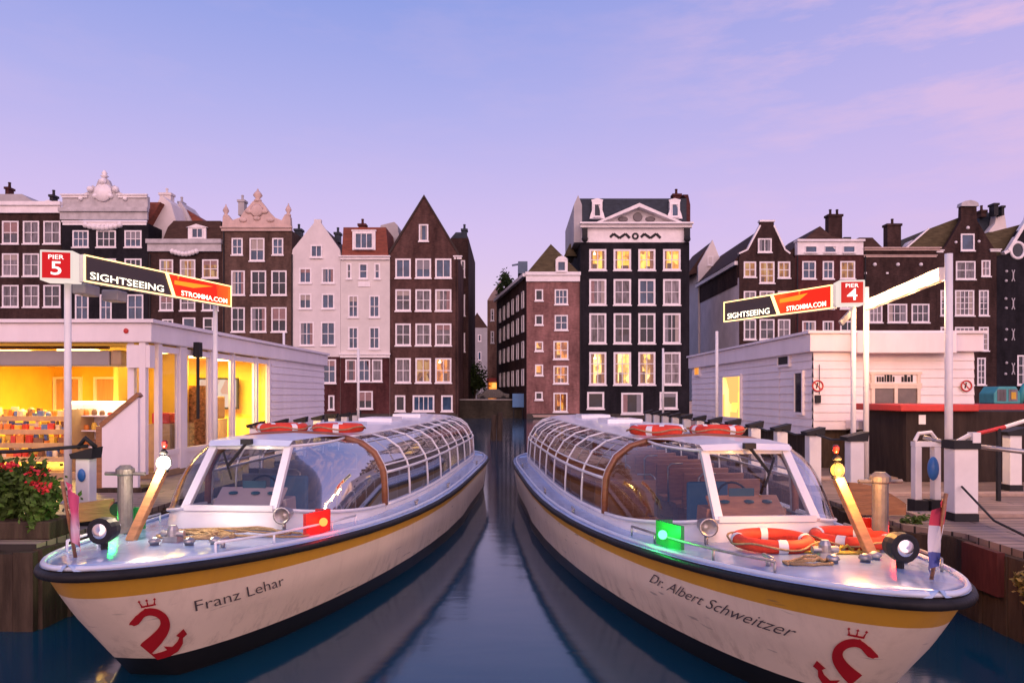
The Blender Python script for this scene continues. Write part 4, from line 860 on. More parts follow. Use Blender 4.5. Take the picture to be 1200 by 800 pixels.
    L = MB(); L.lathe((mo+.12*vis,2.02,z(2)+.89), [(.012,-.02),(.026,.01),(.03,.05),(.018,.07)], 12); L.build('upper_lamp', mat('dark_red_lens', (.25,.02,.015), .2), mast, True, smooth=True)
    pl = bpy.data.lights.new('mast_light', 'POINT'); pl.energy = 48 if not redcap else 85; pl.color = (1,.80,.55) if not redcap else (1,.42,.10); pl.shadow_soft_size = .07
    po = bpy.data.objects.new('mast_light', pl); COL.objects.link(po); po.parent = R; po.location = (mo+.12*vis, 1.86, z(2)+.74)
    bx = -vis*1.0
    b = MB(); b.lathe((bx,2.35,z(2.3)-.02), [(.10,0),(.10,.03),(.075,.05),(.075,.60),(.095,.62),(.095,.67),(.05,.71)], 16); b.tube([(bx-.22,2.35,z(2.3)+.60),(bx+.22,2.35,z(2.3)+.60)], .02, 8); b.build('bollard', mat('dull_galvanised_steel', (.20,.18,.17), .5, .3, 6, .2, 30, metal=.5), R, True, smooth=False)
    # searchlight
    b = MB(); so_ = -.36*vis; b.lathe((so_,.98,z(1)+.16), [(.06,.14),(.10,.10),(.115,.02),(.115,-.05),(.10,-.055)], 18, 'y'); b.tube([(so_,1.0,z(1,so_)-.01),(so_,1.0,z(1)+.06)], .03, 8); sl = b.build('searchlight', IRON, R, True, smooth=False)
    b = MB(); b.lathe((so_,.935,z(1)+.16), [(.097,0),(.06,-.012),(.0,-.016)], 18, 'y'); b.build('lens', mat('mirror_lens', (.6,.6,.62), .12, 0, metal=.9), sl, True, smooth=True)
    b = MB(); b.lathe((.66*vis, 2.5, z(2.5)+.16), [(.05,.20),(.07,.12),(.085,0),(.095,-.03),(.075,-.03),(.05,.1)], 16, 'y'); b.tube([(.66*vis,2.55,z(2.5)-.03),(.66*vis,2.55,z(2.5)+.09)], .02, 6); b.build('horn', STEEL, R, True, smooth=True)
    # low hand rails
    for sd in (-1, 1):
        pth = [(sd*(bdeck(s)*.84), s, z(s, bdeck(s)*.84)+.10) for s in (.95,1.3,1.7,2.2,2.8,3.4)]
        b = MB(); b.tube(pth, .013, 6)
        for p in pth[::2]+pth[-1:]: b.tube([(p[0],p[1],p[2]-.11), p], .011, 6)
        b.build('hand_rail', STEEL if vis < 0 else BWHITE, R, True, smooth=True)
    # cleats, vents, fairleads
    for sd in (-1, 1):
        for s in (1.3, 5.4, 7.6, 12.0):
            x = sd*(bdeck(s)-.14 if s > 2 else .62*bdeck(s)); q_ = z(s, x); b = MB()
            b.tube([(x,s-.02,q_-.01),(x,s-.02,q_+.07)], .022, 6); b.tube([(x,s-.1,q_+.07),(x,s+.08,q_+.07)], .018, 6); b.build('cleat', STEEL, R, True, smooth=True)
    for x, s in ((.42,1.45),(-.05,1.25),(.25,1.3)):
        b = MB(); b.lathe((x,s,z(s,x)-.01), [(.04,0),(.04,.03),(.055,.04),(.045,.065),(.015,.08)], 12); b.build('deck_vent', STEEL, R, True, smooth=True)
    b = MB(); b.box(-.07,.07,1.42,1.54,z(1.5)-.01,z(1.5)+.06); b.tube([(-.11,1.48,z(1.5)+.08),(.11,1.48,z(1.5)+.08)], .03, 10); b.lathe((-.0,1.48,z(1.5)+.06), [(.05,.0),(.05,.06),(.03,.1)], 12); b.build('windlass', STEEL, R, True)
    # navigation lights: red to port, green to starboard
    for sd, nm in ((1,'red'),(-1,'green')):
        col = (1,.02,.012) if nm == 'red' else (.01,1,.10)
        x, s = sd*1.04, 2.5; q_ = z(s, x)
        b = MB(); b.obox((x,s,q_+.12), (.35*sd,.94,0), (-.94*sd*sd,.35*sd,0), (0,0,1), .20, .02, .12)
        if nm == 'green' or True: b.obox((x+.0, s+.17, q_+.12), (1,0,0), (0,1,0), (0,0,1), .075, .012, .12)
        sh = b.build('light_board', RED if nm == 'red' else mat('green_paint', (.02,.25,.07), .4, .15, 4), R, True)
        e = MB(); e.ball((x+sd*.075, s-.02, q_+.13), .045, 12, 8); e.build('navigation_light', emis(nm+'_navigation_lamp', (.06,1,.16) if nm == 'green' else (1,.10,.02), 6), sh, True, smooth=True)
        pl = bpy.data.lights.new('navigation_glow', 'POINT'); pl.energy = 5.5 if nm == 'green' else 4.5; pl.color = col; pl.shadow_soft_size = .05
        po = bpy.data.objects.new('navigation_glow', pl); COL.objects.link(po); po.parent = R; po.location = (x+sd*.16, s-.08, q_+.17)
    # flag staff
    b = MB(); fo_ = -.28*vis; b = MB(); b.tube([(fo_,.50,z(.5,fo_)-.01),(fo_,.34,z(.5)+.62)], .014, 6); fs_ = b.build('flag_staff', WOOD, R, True, smooth=True)
    b = MB(); rws = []
    for i in range(9):
        t_ = i/8; rws.append([(fo_+.02+.024*k*vis*(1-.3*t_)+.02*math.sin(k*2.4+t_*3), .35+.13*t_*.7+.03*math.sin(k*1.9+2*t_), z(.3)+.60-.46*t_-.03*k) for k in range(5)])
    b.grid(rws); b.cur = 0
    fm = bpy.data.materials.new('flag_cloth'); fm.use_nodes = True; tt = fm.node_tree; bb = tt.nodes['Principled BSDF']; bb.inputs['Roughness'].default_value = .8
    co_ = tt.nodes.new('ShaderNodeTexCoord'); sp_ = tt.nodes.new('ShaderNodeSeparateXYZ'); tt.links.new(co_.outputs['Object'], sp_.inputs[0])
    mr_ = tt.nodes.new('ShaderNodeMapRange'); mr_.inputs[1].default_value = z(.3)+.0; mr_.inputs[2].default_value = z(.3)+.6; tt.links.new(sp_.outputs[2], mr_.inputs[0])
    rp = ramp(tt, [(0,(.10,.12,.35)),(.30,(.75,.70,.72)),(.62,(.70,.06,.10))] if vis < 0 else [(0,(.75,.12,.25)),(.35,(.75,.55,.62)),(.6,(.70,.10,.22))], mr_.outputs[0]); rp.color_ramp.interpolation = 'CONSTANT' if vis < 0 else 'LINEAR'; tt.links.new(rp.outputs[0], bb.inputs[0])
    b.build('flag', fm, fs_, True, smooth=True)
    # ---- lettering and emblem on the visible side
    TABS = {}
    def table(w):
        k_ = round(w, 2)
        if k_ not in TABS:
            a = 0; pv = Vector((0, stem(k_))); ra = [0]; rs = [stem(k_)]
            for i in range(1, 500):
                sx = stem(k_) + (i/500)**2.6*6; p = Vector((hb(sx, k_), sx)); a += (p-pv).length; pv = p; ra.append(a); rs.append(sx)
            TABS[k_] = (np.array(ra), np.array(rs))
        return TABS[k_]
    def on_hull(a_, h):                             # a_: metres aft of the stem along the side, h: metres above the water
        s = 1.0
        for _ in range(3):
            w = 1-h/zdk(s); t0 = math.floor(w*50)/50; f_ = (w-t0)*50
            s = float(np.interp(max(a_, .004), *table(t0)))*(1-f_) + float(np.interp(max(a_, .004), *table(t0+.02)))*f_
        w = 1-h/zdk(s); s = max(s, stem(w)+1e-5)
        e = min(.01, max(1e-6, (s-stem(w))*.5)); x = hb(s, w); dx = (hb(s+e, w)-hb(s-e, w)); n = Vector((2*e, -dx)).normalized()
        return Vector((vis*(x + n.x*.010), s + n.y*.010, h))
    def put(V, Fc, fx, name, m):
        bm = bmesh.new(); vv = [bm.verts.new((x, y, 0)) for x, y, *_ in V]
        for f in Fc:
            try: bm.faces.new([vv[i] for i in f])
            except ValueError: pass
        bmesh.ops.triangulate(bm, faces=bm.faces)
        for _ in range(2):
            lg = [e for e in bm.edges if e.calc_length() > .06]
            if lg: bmesh.ops.subdivide_edges(bm, edges=lg, cuts=1)
        mb = MB(); bm.verts.index_update(); mb.add([on_hull(*fx(v.co.x, v.co.y)) for v in bm.verts], [tuple(v.index for v in f.verts) for f in bm.faces]); bm.free()
        mb.build(name, m, R, True)
    V, Fc = text_mesh(title, .155, .25, -.001)
    wid = max(v[0] for v in V); k = (1.08 if vis > 0 else 1.95)/wid; kx = k
    a0 = .70 if vis > 0 else 2.70
    put([(x*kx, y) for x, y, _ in V], Fc, (lambda x, y: (a0 + x*vis, .66 + y + .02*math.exp(-(a0+x*vis)))) , 'name_lettering', mat('dark_lettering_paint', (.085,.07,.075), .5))
    # red sea-serpent crest: ribbon strokes in a 1 x 1 box, head towards the bow
    pts = [(.20,.02,.10),(.30,.08,.17),(.46,.14,.20),(.60,.23,.19),(.64,.35,.17),(.55,.46,.15),(.42,.54,.14),(.34,.63,.13),(.38,.73,.12),(.50,.79,.11),(.60,.80,.07)]
    pts = [(.30,.0,.10),(.16,.0,.16),(.10,.06,.22),(.24,.18,.25),(.42,.30,.23),(.58,.43,.20),(.67,.56,.175),(.67,.69,.155),(.59,.79,.14),(.47,.84,.13),(.37,.83,.115),(.29,.79,.10)]
    Vv = []; Ff = []
    def ribbon(pts):
        o = len(Vv); n = len(pts)
        for i, (x, y, w_) in enumerate(pts):
            d_ = Vector(pts[min(i+1,n-1)][:2])-Vector(pts[max(i-1,0)][:2]); d_.normalize(); nn = Vector((-d_.y, d_.x))*w_/2
            Vv.extend([(x+nn.x, y+nn.y), (x-nn.x, y-nn.y)])
        for i in range(n-1): Ff.append((o+2*i, o+2*i+1, o+2*i+3, o+2*i+2))
    def poly(p): o = len(Vv); Vv.extend(p); Ff.append(tuple(range(o, o+len(p))))
    # smooth the body
    sp_ = []
    for i in range(len(pts)-1):
        p0, p1, p2, p3 = pts[max(i-1,0)], pts[i], pts[i+1], pts[min(i+2,len(pts)-1)]
        for q_ in range(4):
            t_ = q_/4; sp_.append(tuple(.5*((2*b1)+(-a1+c1)*t_+(2*a1-5*b1+4*c1-d1)*t_**2+(-a1+3*b1-3*c1+d1)*t_**3) for a1,b1,c1,d1 in zip(p0,p1,p2,p3)))
    ribbon(sp_+[pts[-1]])
    poly([(.31,.85),(.22,.81),(.09,.70),(.07,.66),(.12,.65),(.17,.685),(.14,.63),(.22,.65),(.29,.71),(.35,.77)])     # muzzle, open jaw
    poly([(.34,.87),(.40,.915),(.46,.89),(.44,.86)])                                              # brow
    ribbon([(.14,-.03,.12),(.36,-.03,.13),(.56,-.01,.14),(.72,.05,.14),(.84,.15,.11),(.90,.27,.06)]); poly([(.90,.22),(.80,.30),(.98,.40),(1.02,.28)]); poly([(.58,.02),(.52,.15),(.70,.09)])   # tail with fin
    ribbon([(.34,.945,.03),(.60,.95,.03)])
    for cx in (.33,.46,.60): ribbon([(.46+(cx-.46)*.8,.95,.03),(cx,1.03,.012)]); poly([(cx-.025,1.04),(cx,1.015),(cx+.025,1.04),(cx,1.065)])
    EH = .60
    put(Vv, Ff, (lambda x, y: ((.13 if vis > 0 else .08)+x*.43+(y-.5)*.15, .29+y*.56)), 'serpent_emblem', mat('crest_red_paint', (.42,.012,.018), .4, .1, 3))
    return R
SW = Vector((3.10,4.55)); SE = Vector((1.55,20.9))
bl = make_boat('canal_boat', 'cream hulled tour boat on the left with tan ropes tangled on its foredeck', (-3.28,5.35), (1.0,16.5), 'Franz Lehar', 1, (1,.88,.68), 40, False, SEATG)
br_ = make_boat('canal_boat', 'cream hulled tour boat on the right with two lifebuoys lying on its foredeck', (2.74,4.65), (-1.03,15.7), 'Dr. Albert Schweitzer', -1, (1,.48,.07), 2.4, True, SEATW)

def w2(R, t, s, z): return R.matrix_world @ Vector((t, s, z))
bpy.context.view_layer.update()
def lifebuoy(loc, rz, label, tilt=0):
    r = thing('lifebuoy', label, 'lifebuoy', loc, rz, 'orange lifebuoys on the boats'); r.rotation_euler = (tilt, 0, rz)
    R1, r1 = .31, .062; b = MB(); b.tube([(R1*math.cos(a), R1*math.sin(a), r1*.9) for a in [i*2*math.pi/32 for i in range(32)]], r1, 12, closed=True); b.build('ring', ORANGE, r, True, smooth=True)
    for q in range(4):
        a0 = q*math.pi/2+.6; b = MB(); b.tube([(R1*math.cos(a), R1*math.sin(a), r1*.9) for a in (a0-.12,a0-.04,a0+.04,a0+.12)], r1+.004, 12, cap=False); b.build('band', BANDW, r, True, smooth=True)
    b = MB(); b.tube([(R1*1.27*math.cos(a)*(1+.03*math.sin(8*a)), R1*1.27*math.sin(a)*(1+.03*math.sin(8*a)), r1+.02*math.cos(4*a)) for a in [i*2*math.pi/40 for i in range(40)]], .010, 5, closed=True); b.build('grab_rope', ROPE, r, True, smooth=True)
    return r
lifebuoy(w2(bl,-.42,5.3,1.97), .2, 'orange lifebuoy on the left boat roof, the one nearer the kiosk')
lifebuoy(w2(bl,.42,5.3,1.97), 1.1, 'orange lifebuoy on the left boat roof, the one nearer the open water')
lifebuoy(w2(br_,-.42,5.3,1.97), .5, 'orange lifebuoy on the right boat roof, nearer the open water')
lifebuoy(w2(br_,.42,5.3,1.97), 1.3, 'orange lifebuoy on the right boat roof, nearer the jetty posts')
lifebuoy(w2(br_,-.18,2.12,1.095), .9, 'orange lifebuoy on the right foredeck beside the green light')
lifebuoy(w2(br_,.66,2.28,1.08), .3, 'orange lifebuoy on the right foredeck behind the lamp mast, under yellow rope')
def rope_heap(R, c, rx, ry, n, m, label, seed, r=.014):
    rng = random.Random(seed); pts = []
    a = 0
    for i in range(n):
        a += .38+rng.uniform(-.1,.15); k = .45+.55*abs(math.sin(i*.13+seed)); px, py = c[0]+rx*k*math.cos(a)+rng.uniform(-.03,.03), c[1]+ry*k*math.sin(a)+rng.uniform(-.03,.03)
        pts.append(w2(R, px, py, zdk(py)+.05*(1-(px/bdeck(py))**2)+.012+.05*math.exp(-((k-.5)**2)*30)*rng.uniform(.2,1)))
    b = MB(); b.tube(pts, r, 6); o = b.build('mooring_rope', m, smooth=True); return tag(o, label, 'rope', 'ropes lying on the foredecks')
rope_heap(bl, (.0,1.9), .40, .24, 90, ROPE, 'tan rope heaped in a coil by the lamp mast on the left foredeck', 1, .016)
rope_heap(bl, (.25,2.25), .75, .28, 60, ROPE, 'thin loose tan rope strewn in front of the left windscreen', 2, .011)
rope_heap(br_, (.28,2.0), .45, .26, 90, ROPEY, 'yellow rope heaped between the two lifebuoys on the right foredeck', 4, .014)
rope_heap(br_, (-.25,1.25), .2, .14, 40, ROPE, 'small grey brown rope coil at the right bow rail', 6, .012)

# ================================================================== jetties
def planks(name, c1, c2, w=.18):
    m = bpy.data.materials.new(name); m.use_nodes = True; t = m.node_tree; b = t.nodes['Principled BSDF']; co = t.nodes.new('ShaderNodeTexCoord')
    bt = t.nodes.new('ShaderNodeTexBrick'); t.links.new(co.outputs['Object'], bt.inputs[0]); bt.inputs['Scale'].default_value = 1; bt.inputs['Brick Width'].default_value = 3.2; bt.inputs['Row Height'].default_value = w; bt.inputs['Mortar Size'].default_value = .012
    bt.inputs['Color1'].default_value = (*c1,1); bt.inputs['Color2'].default_value = (*c2,1); bt.inputs['Mortar'].default_value = (.02,.015,.012,1)
    n = t.nodes.new('ShaderNodeTexNoise'); n.inputs['Scale'].default_value = 1.3; n.inputs['Detail'].default_value = 6; t.links.new(co.outputs['Object'], n.inputs[0]); r = ramp(t, [(.3,(.55,.55,.55)),(.7,(1.15,1.15,1.15))], n.outputs[0])
    mm = t.nodes.new('ShaderNodeMix'); mm.data_type = 'RGBA'; mm.blend_type = 'MULTIPLY'; mm.inputs[0].default_value = 1; t.links.new(bt.outputs[0], mm.inputs[6]); t.links.new(r.outputs[0], mm.inputs[7]); t.links.new(mm.outputs[2], b.inputs[0])
    bp = t.nodes.new('ShaderNodeBump'); bp.invert = True; bp.inputs['Strength'].default_value = .6; bp.inputs['Distance'].default_value = .012; t.links.new(bt.outputs['Fac'], bp.inputs['Height']); t.links.new(bp.outputs[0], b.inputs['Normal']); b.inputs['Roughness'].default_value = .6
    return m
PLK = planks('jetty_planks', (.26,.19,.15), (.34,.25,.20)); ZD = .90
def slab(b, poly, z0, z1):
    n = len(poly); b.add([(x,y,z0) for x,y in poly]+[(x,y,z1) for x,y in poly], [tuple(range(n-1,-1,-1)), tuple(range(n,2*n))]+[(i,(i+1)%n,(i+1)%n+n,i+n) for i in range(n)])
def sheet_piles(path, root, m, step=.22, z0=-.6, z1=.86):
    b = MB()
    for (ax,ay),(bx_,by_) in zip(path[:-1], path[1:]):
        L = math.hypot(bx_-ax, by_-ay); n = int(L/step); d = Vector((bx_-ax, by_-ay, 0)).normalized(); nn = Vector((d.y,-d.x,0))
        for i in range(n):
            c = Vector((ax,ay,0))+d*(i+.5)*L/n+nn*random.uniform(-.015,.03); h = z1-random.uniform(0,.05)
            b.obox((c.x,c.y,(z0+h)/2), d, nn, (0,0,1), L/n/2-.006, .05, (h-z0)/2)
    return b.build('timber_piling', m, root)
jl = thing('jetty', 'plank jetty on the left under the lit souvenir kiosk', 'jetty', (-9,15,0))
pl_ = [(-20,7.8),(-5.12,7.8),(-5.12,27),(-20,27)]; b = MB(); slab(b, pl_, .80, ZD); b.build('deck', PLK, jl); sheet_piles([(-20,7.75),(-5.06,7.75),(-5.06,27)], jl, WOODD)
jr = thing('jetty', 'plank jetty on the right with the white mooring posts and dark timber side', 'jetty', (9,15,0))
pr_ = [(5.25,2),(20,2),(20,27.5),(4.85,27.5),(4.85,9.0),(5.25,8.4)]; b = MB(); slab(b, pr_, .80, ZD); b.build('deck', PLK, jr); sheet_piles([(4.8,27.5),(4.8,9.0),(5.2,8.4),(5.2,2)], jr, WOODD)
b = MB(); b.box(5.05,5.13,7.55,8.15,.40,.86); b.build('red_plank', mat('faded_red_timber', (.085,.024,.022), .7, .4, 3, stretch=(3,3,.5)), jr)
for x0, x1, y in ((5.26,20,9.6),(5.26,20,11.6),(5.26,20,13.8)):
    b = MB(); b.box(x0, x1, y-.12, y+.12, ZD+.004, ZD+.05); b.build('deck_batten', mat('batten_wood', (.40,.29,.23), .6, .25, 3), jr)

# white mooring posts with black caps along both jetties
def post(x, y, label, top=1.95, w=.20, grp='white mooring posts with black caps'):
    r = thing('mooring_post', label, 'post', (x,y,ZD), 0, grp)
    b = MB(); b.box(-w/2,w/2,-w/2,w/2,.10,top-ZD-.12); b.build('shaft', WHITE, r, True, bevel=.012)
    b = MB(); b.box(-w/2-.01,w/2+.01,-w/2-.01,w/2+.01,0.004,.10); b.build('foot', IRON, r, True)
    b = MB(); b.prism([(-w/2-.04,top-ZD-.12),(w/2+.04,top-ZD-.12),(w/2+.06,top-ZD+.02),(.0,top-ZD-.02),(-w/2-.06,top-ZD-.06)], -w/2-.03, w/2+.03); b.build('cap', IRON, r, True)
    return r
ordn = ['nearest','second','third','fourth','fifth','sixth','seventh','eighth','ninth','tenth','eleventh','twelfth']
ys = [10.7+1.47*i for i in range(12)]
p0 = None
for i, y in enumerate(ys):
    lb = f'white square black capped mooring post on the right jetty edge, {ordn[i]} from the camera'
    if p0 is None: p0 = post(5.05, y, lb)
    else:
        c = copy_tree(p0); c.location = (5.05, y, ZD); c['label'] = lb
for i in range(7):
    c = copy_tree(p0); c.location = (-5.3, 15.0+1.6*i, ZD); c['label'] = f'black capped mooring post behind the left boat cabin, {ordn[i]} from the camera'
b = MB()
for ya, yb in zip(ys[:-1], ys[1:]): b.tube([(5.05,ya,1.86),(5.05,(ya+yb)/2,1.80),(5.05,yb,1.86)], .018, 6)
tag(b.build('post_chain', IRON), 'dark chain slung along the row of white mooring posts', 'chain')

# ================================================================== left: lit souvenir kiosk
KF = mat('kiosk_white_paint', (.84,.77,.80), .5, .06, 1.6, .1, 9, stretch=(1.2,1.2,.4))
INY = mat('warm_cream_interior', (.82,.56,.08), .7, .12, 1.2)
CEILL = emis('ceiling_panel_light', (1,.66,.22), 14)
def siding(b, p0, p1, z0, z1, n, step=.19, t=.03):
    d = Vector((p1[0]-p0[0], p1[1]-p0[1], 0)); L = d.length; d.normalize(); nn = Vector((d.y,-d.x,0)); k = max(1, round((z1-z0)/step)); h = (z1-z0)/k
    A = Vector((p0[0],p0[1],0)); B = Vector((p1[0],p1[1],0))
    for i in range(k):
        za, zb = z0+i*h, z0+(i+1)*h
        b.add([A+nn*t+Vector((0,0,za)), B+nn*t+Vector((0,0,za)), B+nn*.006+Vector((0,0,zb)), A+nn*.006+Vector((0,0,zb)), A+Vector((0,0,za)), B+Vector((0,0,za))], [(0,1,2,3),(0,4,5,1)])
kx0, ky0 = -6.84, 14.0; kx1, ky1 = -6.44, 24.8
kr = thing('souvenir_kiosk', 'white flat roofed kiosk glowing yellow inside behind the left boat', 'kiosk', (-9,14,ZD))
def kside(y): return lerp(kx0, kx1, (y-ky0)/(ky1-ky0))
roof_poly = [(-20,ky0-.35),(kx0+.05,ky0-.35),(kx1+.12,ky1+.1),(-20,ky1+.1)]
b = MB(); slab(b, roof_poly, 3.50, 3.86); b.build('roof_fascia', KF, kr, bevel=.02)
b = MB(); slab(b, [(x*1.0+ (.06 if x > -19 else 0), y+(-.06 if y < 20 else .06)) for x, y in roof_poly], 3.863, 3.93); b.build('roof_edge', KF, kr)
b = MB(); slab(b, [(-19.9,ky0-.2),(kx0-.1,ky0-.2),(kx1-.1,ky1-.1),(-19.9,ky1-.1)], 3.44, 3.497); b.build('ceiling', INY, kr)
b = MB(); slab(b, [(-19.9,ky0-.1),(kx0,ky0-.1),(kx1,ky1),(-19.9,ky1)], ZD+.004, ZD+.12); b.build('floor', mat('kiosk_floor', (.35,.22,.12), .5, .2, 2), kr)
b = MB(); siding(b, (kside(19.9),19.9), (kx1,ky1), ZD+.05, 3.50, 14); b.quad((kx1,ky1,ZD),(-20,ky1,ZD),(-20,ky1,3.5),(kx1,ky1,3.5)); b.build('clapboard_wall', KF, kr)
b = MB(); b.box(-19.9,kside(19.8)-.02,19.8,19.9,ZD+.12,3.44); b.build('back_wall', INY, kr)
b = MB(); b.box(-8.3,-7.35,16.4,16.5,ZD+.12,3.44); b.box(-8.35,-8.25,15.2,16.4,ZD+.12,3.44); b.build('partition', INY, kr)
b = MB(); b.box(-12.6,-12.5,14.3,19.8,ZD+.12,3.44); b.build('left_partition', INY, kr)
# posts and glass along the side
for ya, yb in ((14.0,14.14),(14.86,15.14),(16.25,16.42),(17.42,17.54),(18.85,18.98),(19.76,19.9)):
    b = MB(); b.add([(kside(ya)-.07,ya,ZD+.1),(kside(ya)+.02,ya,ZD+.1),(kside(yb)+.02,yb,ZD+.1),(kside(yb)-.07,yb,ZD+.1),(kside(ya)-.07,ya,3.497),(kside(ya)+.02,ya,3.497),(kside(yb)+.02,yb,3.497),(kside(yb)-.07,yb,3.497)], [(0,1,5,4),(1,2,6,5),(2,3,7,6),(3,0,4,7)]); b.build('corner_post' if ya == 14 else 'wall_post', KF, kr)
for ya, yb in ((14.14,14.86),(15.14,16.25),(16.42,17.42),(17.54,18.85),(18.98,19.76)):
    b = MB(); g = .01
    b.beam((kside(ya)-.05,ya+g,1.36),(kside(yb)-.05,yb-g,1.36),.10,.10); b.beam((kside(ya)-.05,ya+g,3.40),(kside(yb)-.05,yb-g,3.40),.10,.12); b.beam((kside(ya)-.05,ya+.03,1.36),(kside(ya)-.05,ya+.03,3.4),.05,.05); b.beam((kside(yb)-.05,yb-.03,1.36),(kside(yb)-.05,yb-.03,3.4),.05,.05); f = b.build('window', KF, kr)
    b = MB(); b.quad((kside(ya)-.05,ya,1.36),(kside(yb)-.05,yb,1.36),(kside(yb)-.05,yb,3.4),(kside(ya)-.05,ya,3.4)); b.build('pane', GL, f)
    b = MB(); b.quad((kside(ya)-.03,ya,ZD+.05),(kside(yb)-.03,yb,ZD+.05),(kside(yb)-.03,yb,1.315),(kside(ya)-.03,ya,1.315)); b.build('sill_panel', KF, kr)
# glazed vestibule at the corner
for x, y in ((-7.25,13.85),(-6.98,13.75)):
    b = MB(); b.box(x-.06,x+.06,y-.06,y+.06,ZD+.1,3.495); b.build('vestibule_post', KF, kr)
b = MB(); b.quad((-7.25,13.85,1.2),(-6.98,13.75,1.2),(-6.98,13.75,3.4),(-7.25,13.85,3.4)); b.build('vestibule_glass', GL, kr)
b = MB(); b.box(-7.28,-6.84,13.70,13.9,3.02,3.45); b.build('vestibule_header', KF, kr)
# awning cassette
b = MB(); b.box(-12,-7.72,13.9,14.2,3.06,3.36); b.build('awning_case', mat('grey_awning_case', (.30,.27,.27), .5, .1, 2), kr, bevel=.03)
b = MB(); b.box(-7.72,-7.5,13.92,14.18,3.05,3.37); b.build('awning_end', mat('tan_awning_end', (.40,.28,.16), .5), kr, bevel=.05)
b = MB(); b.tube([(-12,14.05,3.42),(-7.8,14.05,3.42)], .03, 8); b.build('awning_roller', WOOD, kr)
for x, y in ((-10.4,15.2),(-8.9,14.9),(-7.6,15.5),(-10.4,17.6),(-8.6,17.8),(-7.5,17.3),(-7.4,18.9)):
    b = MB(); b.box(x-.35,x+.35,y-.16,y+.16,3.40,3.438); b.build('ceiling_lamp', CEILL, kr)
for x, y in ((-9.6,15.6),(-7.6,17.6)):
    al = bpy.data.lights.new('kiosk_light', 'AREA'); al.energy = 420; al.size = 1.6; al.color = (1,.66,.16); ao = bpy.data.objects.new('kiosk_light', al); COL.objects.link(ao); ao.location = (x, y, 3.36)
b = MB(); b.ball((kx0-.42,ky0-.36,3.71), .05, 10, 6, (1,.4,1)); b.build('alarm_light', RED, kr)
# interior windows, posters on the back wall
for x, w_ in ((-12.1,.75),(-11.0,.75),(-9.95,.75)):
    b = MB(); b.box(x-w_/2,x-w_/2+.06,19.70,19.798,1.9,3.0); b.box(x+w_/2-.06,x+w_/2,19.70,19.798,1.9,3.0); b.box(x-w_/2+.06,x+w_/2-.06,19.70,19.798,2.94,3.0); b.box(x-w_/2+.06,x+w_/2-.06,19.70,19.798,1.9,1.96); f = b.build('inner_window', KF, kr)
    b = MB(); b.quad((x-w_/2+.05,19.76,1.95),(x+w_/2-.05,19.76,1.95),(x+w_/2-.05,19.76,2.95),(x-w_/2+.05,19.76,2.95)); b.build('pane', mat('amber_blind', (.50,.30,.16), .6, .2, 3, stretch=(6,1,.3)), f)
POST = [((.10,.09,.08),-9.3,2.45,.5,.4),((.25,.20,.15),-8.75,2.4,.22,.5),((.35,.30,.25),-8.5,2.38,.25,.45)]
prng = random.Random(9)
def poster(x, y, z, w, hgt, c, label):
    o = thing('poster', label, 'poster', (x,y,z), 0, 'pictures on the kiosk walls')
    b = MB(); b.box(-w/2,w/2,-.012,.012,-hgt/2,hgt/2); b.build('sheet', mat('poster_%d' % len(MATS), c, .5, .5, 3, c2=tuple(min(1,x*2.2+.03) for x in c)), o, True)
    b = MB(); b.box(-w/2-.03,w/2+.03,.0125,.03,-hgt/2-.03,hgt/2+.03); b.build('frame', WOOD, o, True)
poster(-8.55,16.30,2.62,.34,.30,(.55,.03,.02),'red picture on the yellow kiosk wall')
poster(-8.55,16.30,2.20,.34,.28,(.06,.05,.04),'dark picture below the red one on the kiosk wall')
poster(-9.45,19.66,2.35,.55,.45,(.05,.045,.04),'dark framed picture on the kiosk back wall near the inner windows')
poster(-8.9,19.66,2.3,.24,.5,(.10,.08,.06),'narrow dark picture on the kiosk back wall')
# shop furniture
rkt = thing('display_rack', 'wooden sloping display rack full of souvenirs in the lit kiosk', 'rack', (-9.9,14.5,ZD+.12))
RW = mat('light_rack_wood', (.52,.34,.16), .6, .2, 3)
for k in range(4):
    zz = .28+k*.26; yy = -.15+k*.16; b = MB(); b.obox((0,yy,zz), (1,0,0), (0,.93,.37), (0,-.37,.93), 1.15, .17, .015); b.box(-1.15,1.15,yy-.19,yy-.165,zz-.1,zz+.0); b.build('shelf', RW, rkt, True)
b = MB(); b.box(-1.2,-1.155,-.35,.6,0,1.2); b.box(1.155,1.2,-.35,.6,0,1.2); build_each(b, 'side_panel', RW, rkt, local=True)
GOODC = [mat('goods_%s' % n, c, .5, .15, 6) for n, c in (('orange',(.70,.22,.03)),('red',(.60,.05,.03)),('yellow',(.75,.48,.06)),('brown',(.20,.09,.04)),('cream',(.72,.58,.38)),('blue',(.10,.16,.35)))]
for k in range(4):
    for row in range(2):
        x = -1.10 + prng.uniform(0,.06)
        while x < 1.08:
            w_ = prng.uniform(.028,.075); hgt = prng.uniform(.05,.17)+.02*row; zz = ZD+.12+.28+k*.26; yy = 14.5-.15+k*.16-.07+row*.13; zz += -.03+row*.05; b = MB(); an = prng.uniform(-.5,.5)
            if prng.random() < .3: b.lathe((-9.9+x+w_,yy,zz+.012), [(w_*.8,0),(w_,.02),(w_*.9,hgt*.7),(w_*.4,hgt)], 9)
            else: b.obox((-9.9+x+w_,yy,zz+hgt/2+.012), (math.cos(an),math.sin(an),0), (-math.sin(an),math.cos(an),0), (0,0,1), w_, .03, hgt/2)
            o = b.build('souvenir', prng.choice(GOODC)); tag(o, 'small colourful souvenir standing on the sloping kiosk rack', 'souvenir', 'souvenirs on the sloping rack')
            x += 2*w_+prng.uniform(.01,.05)
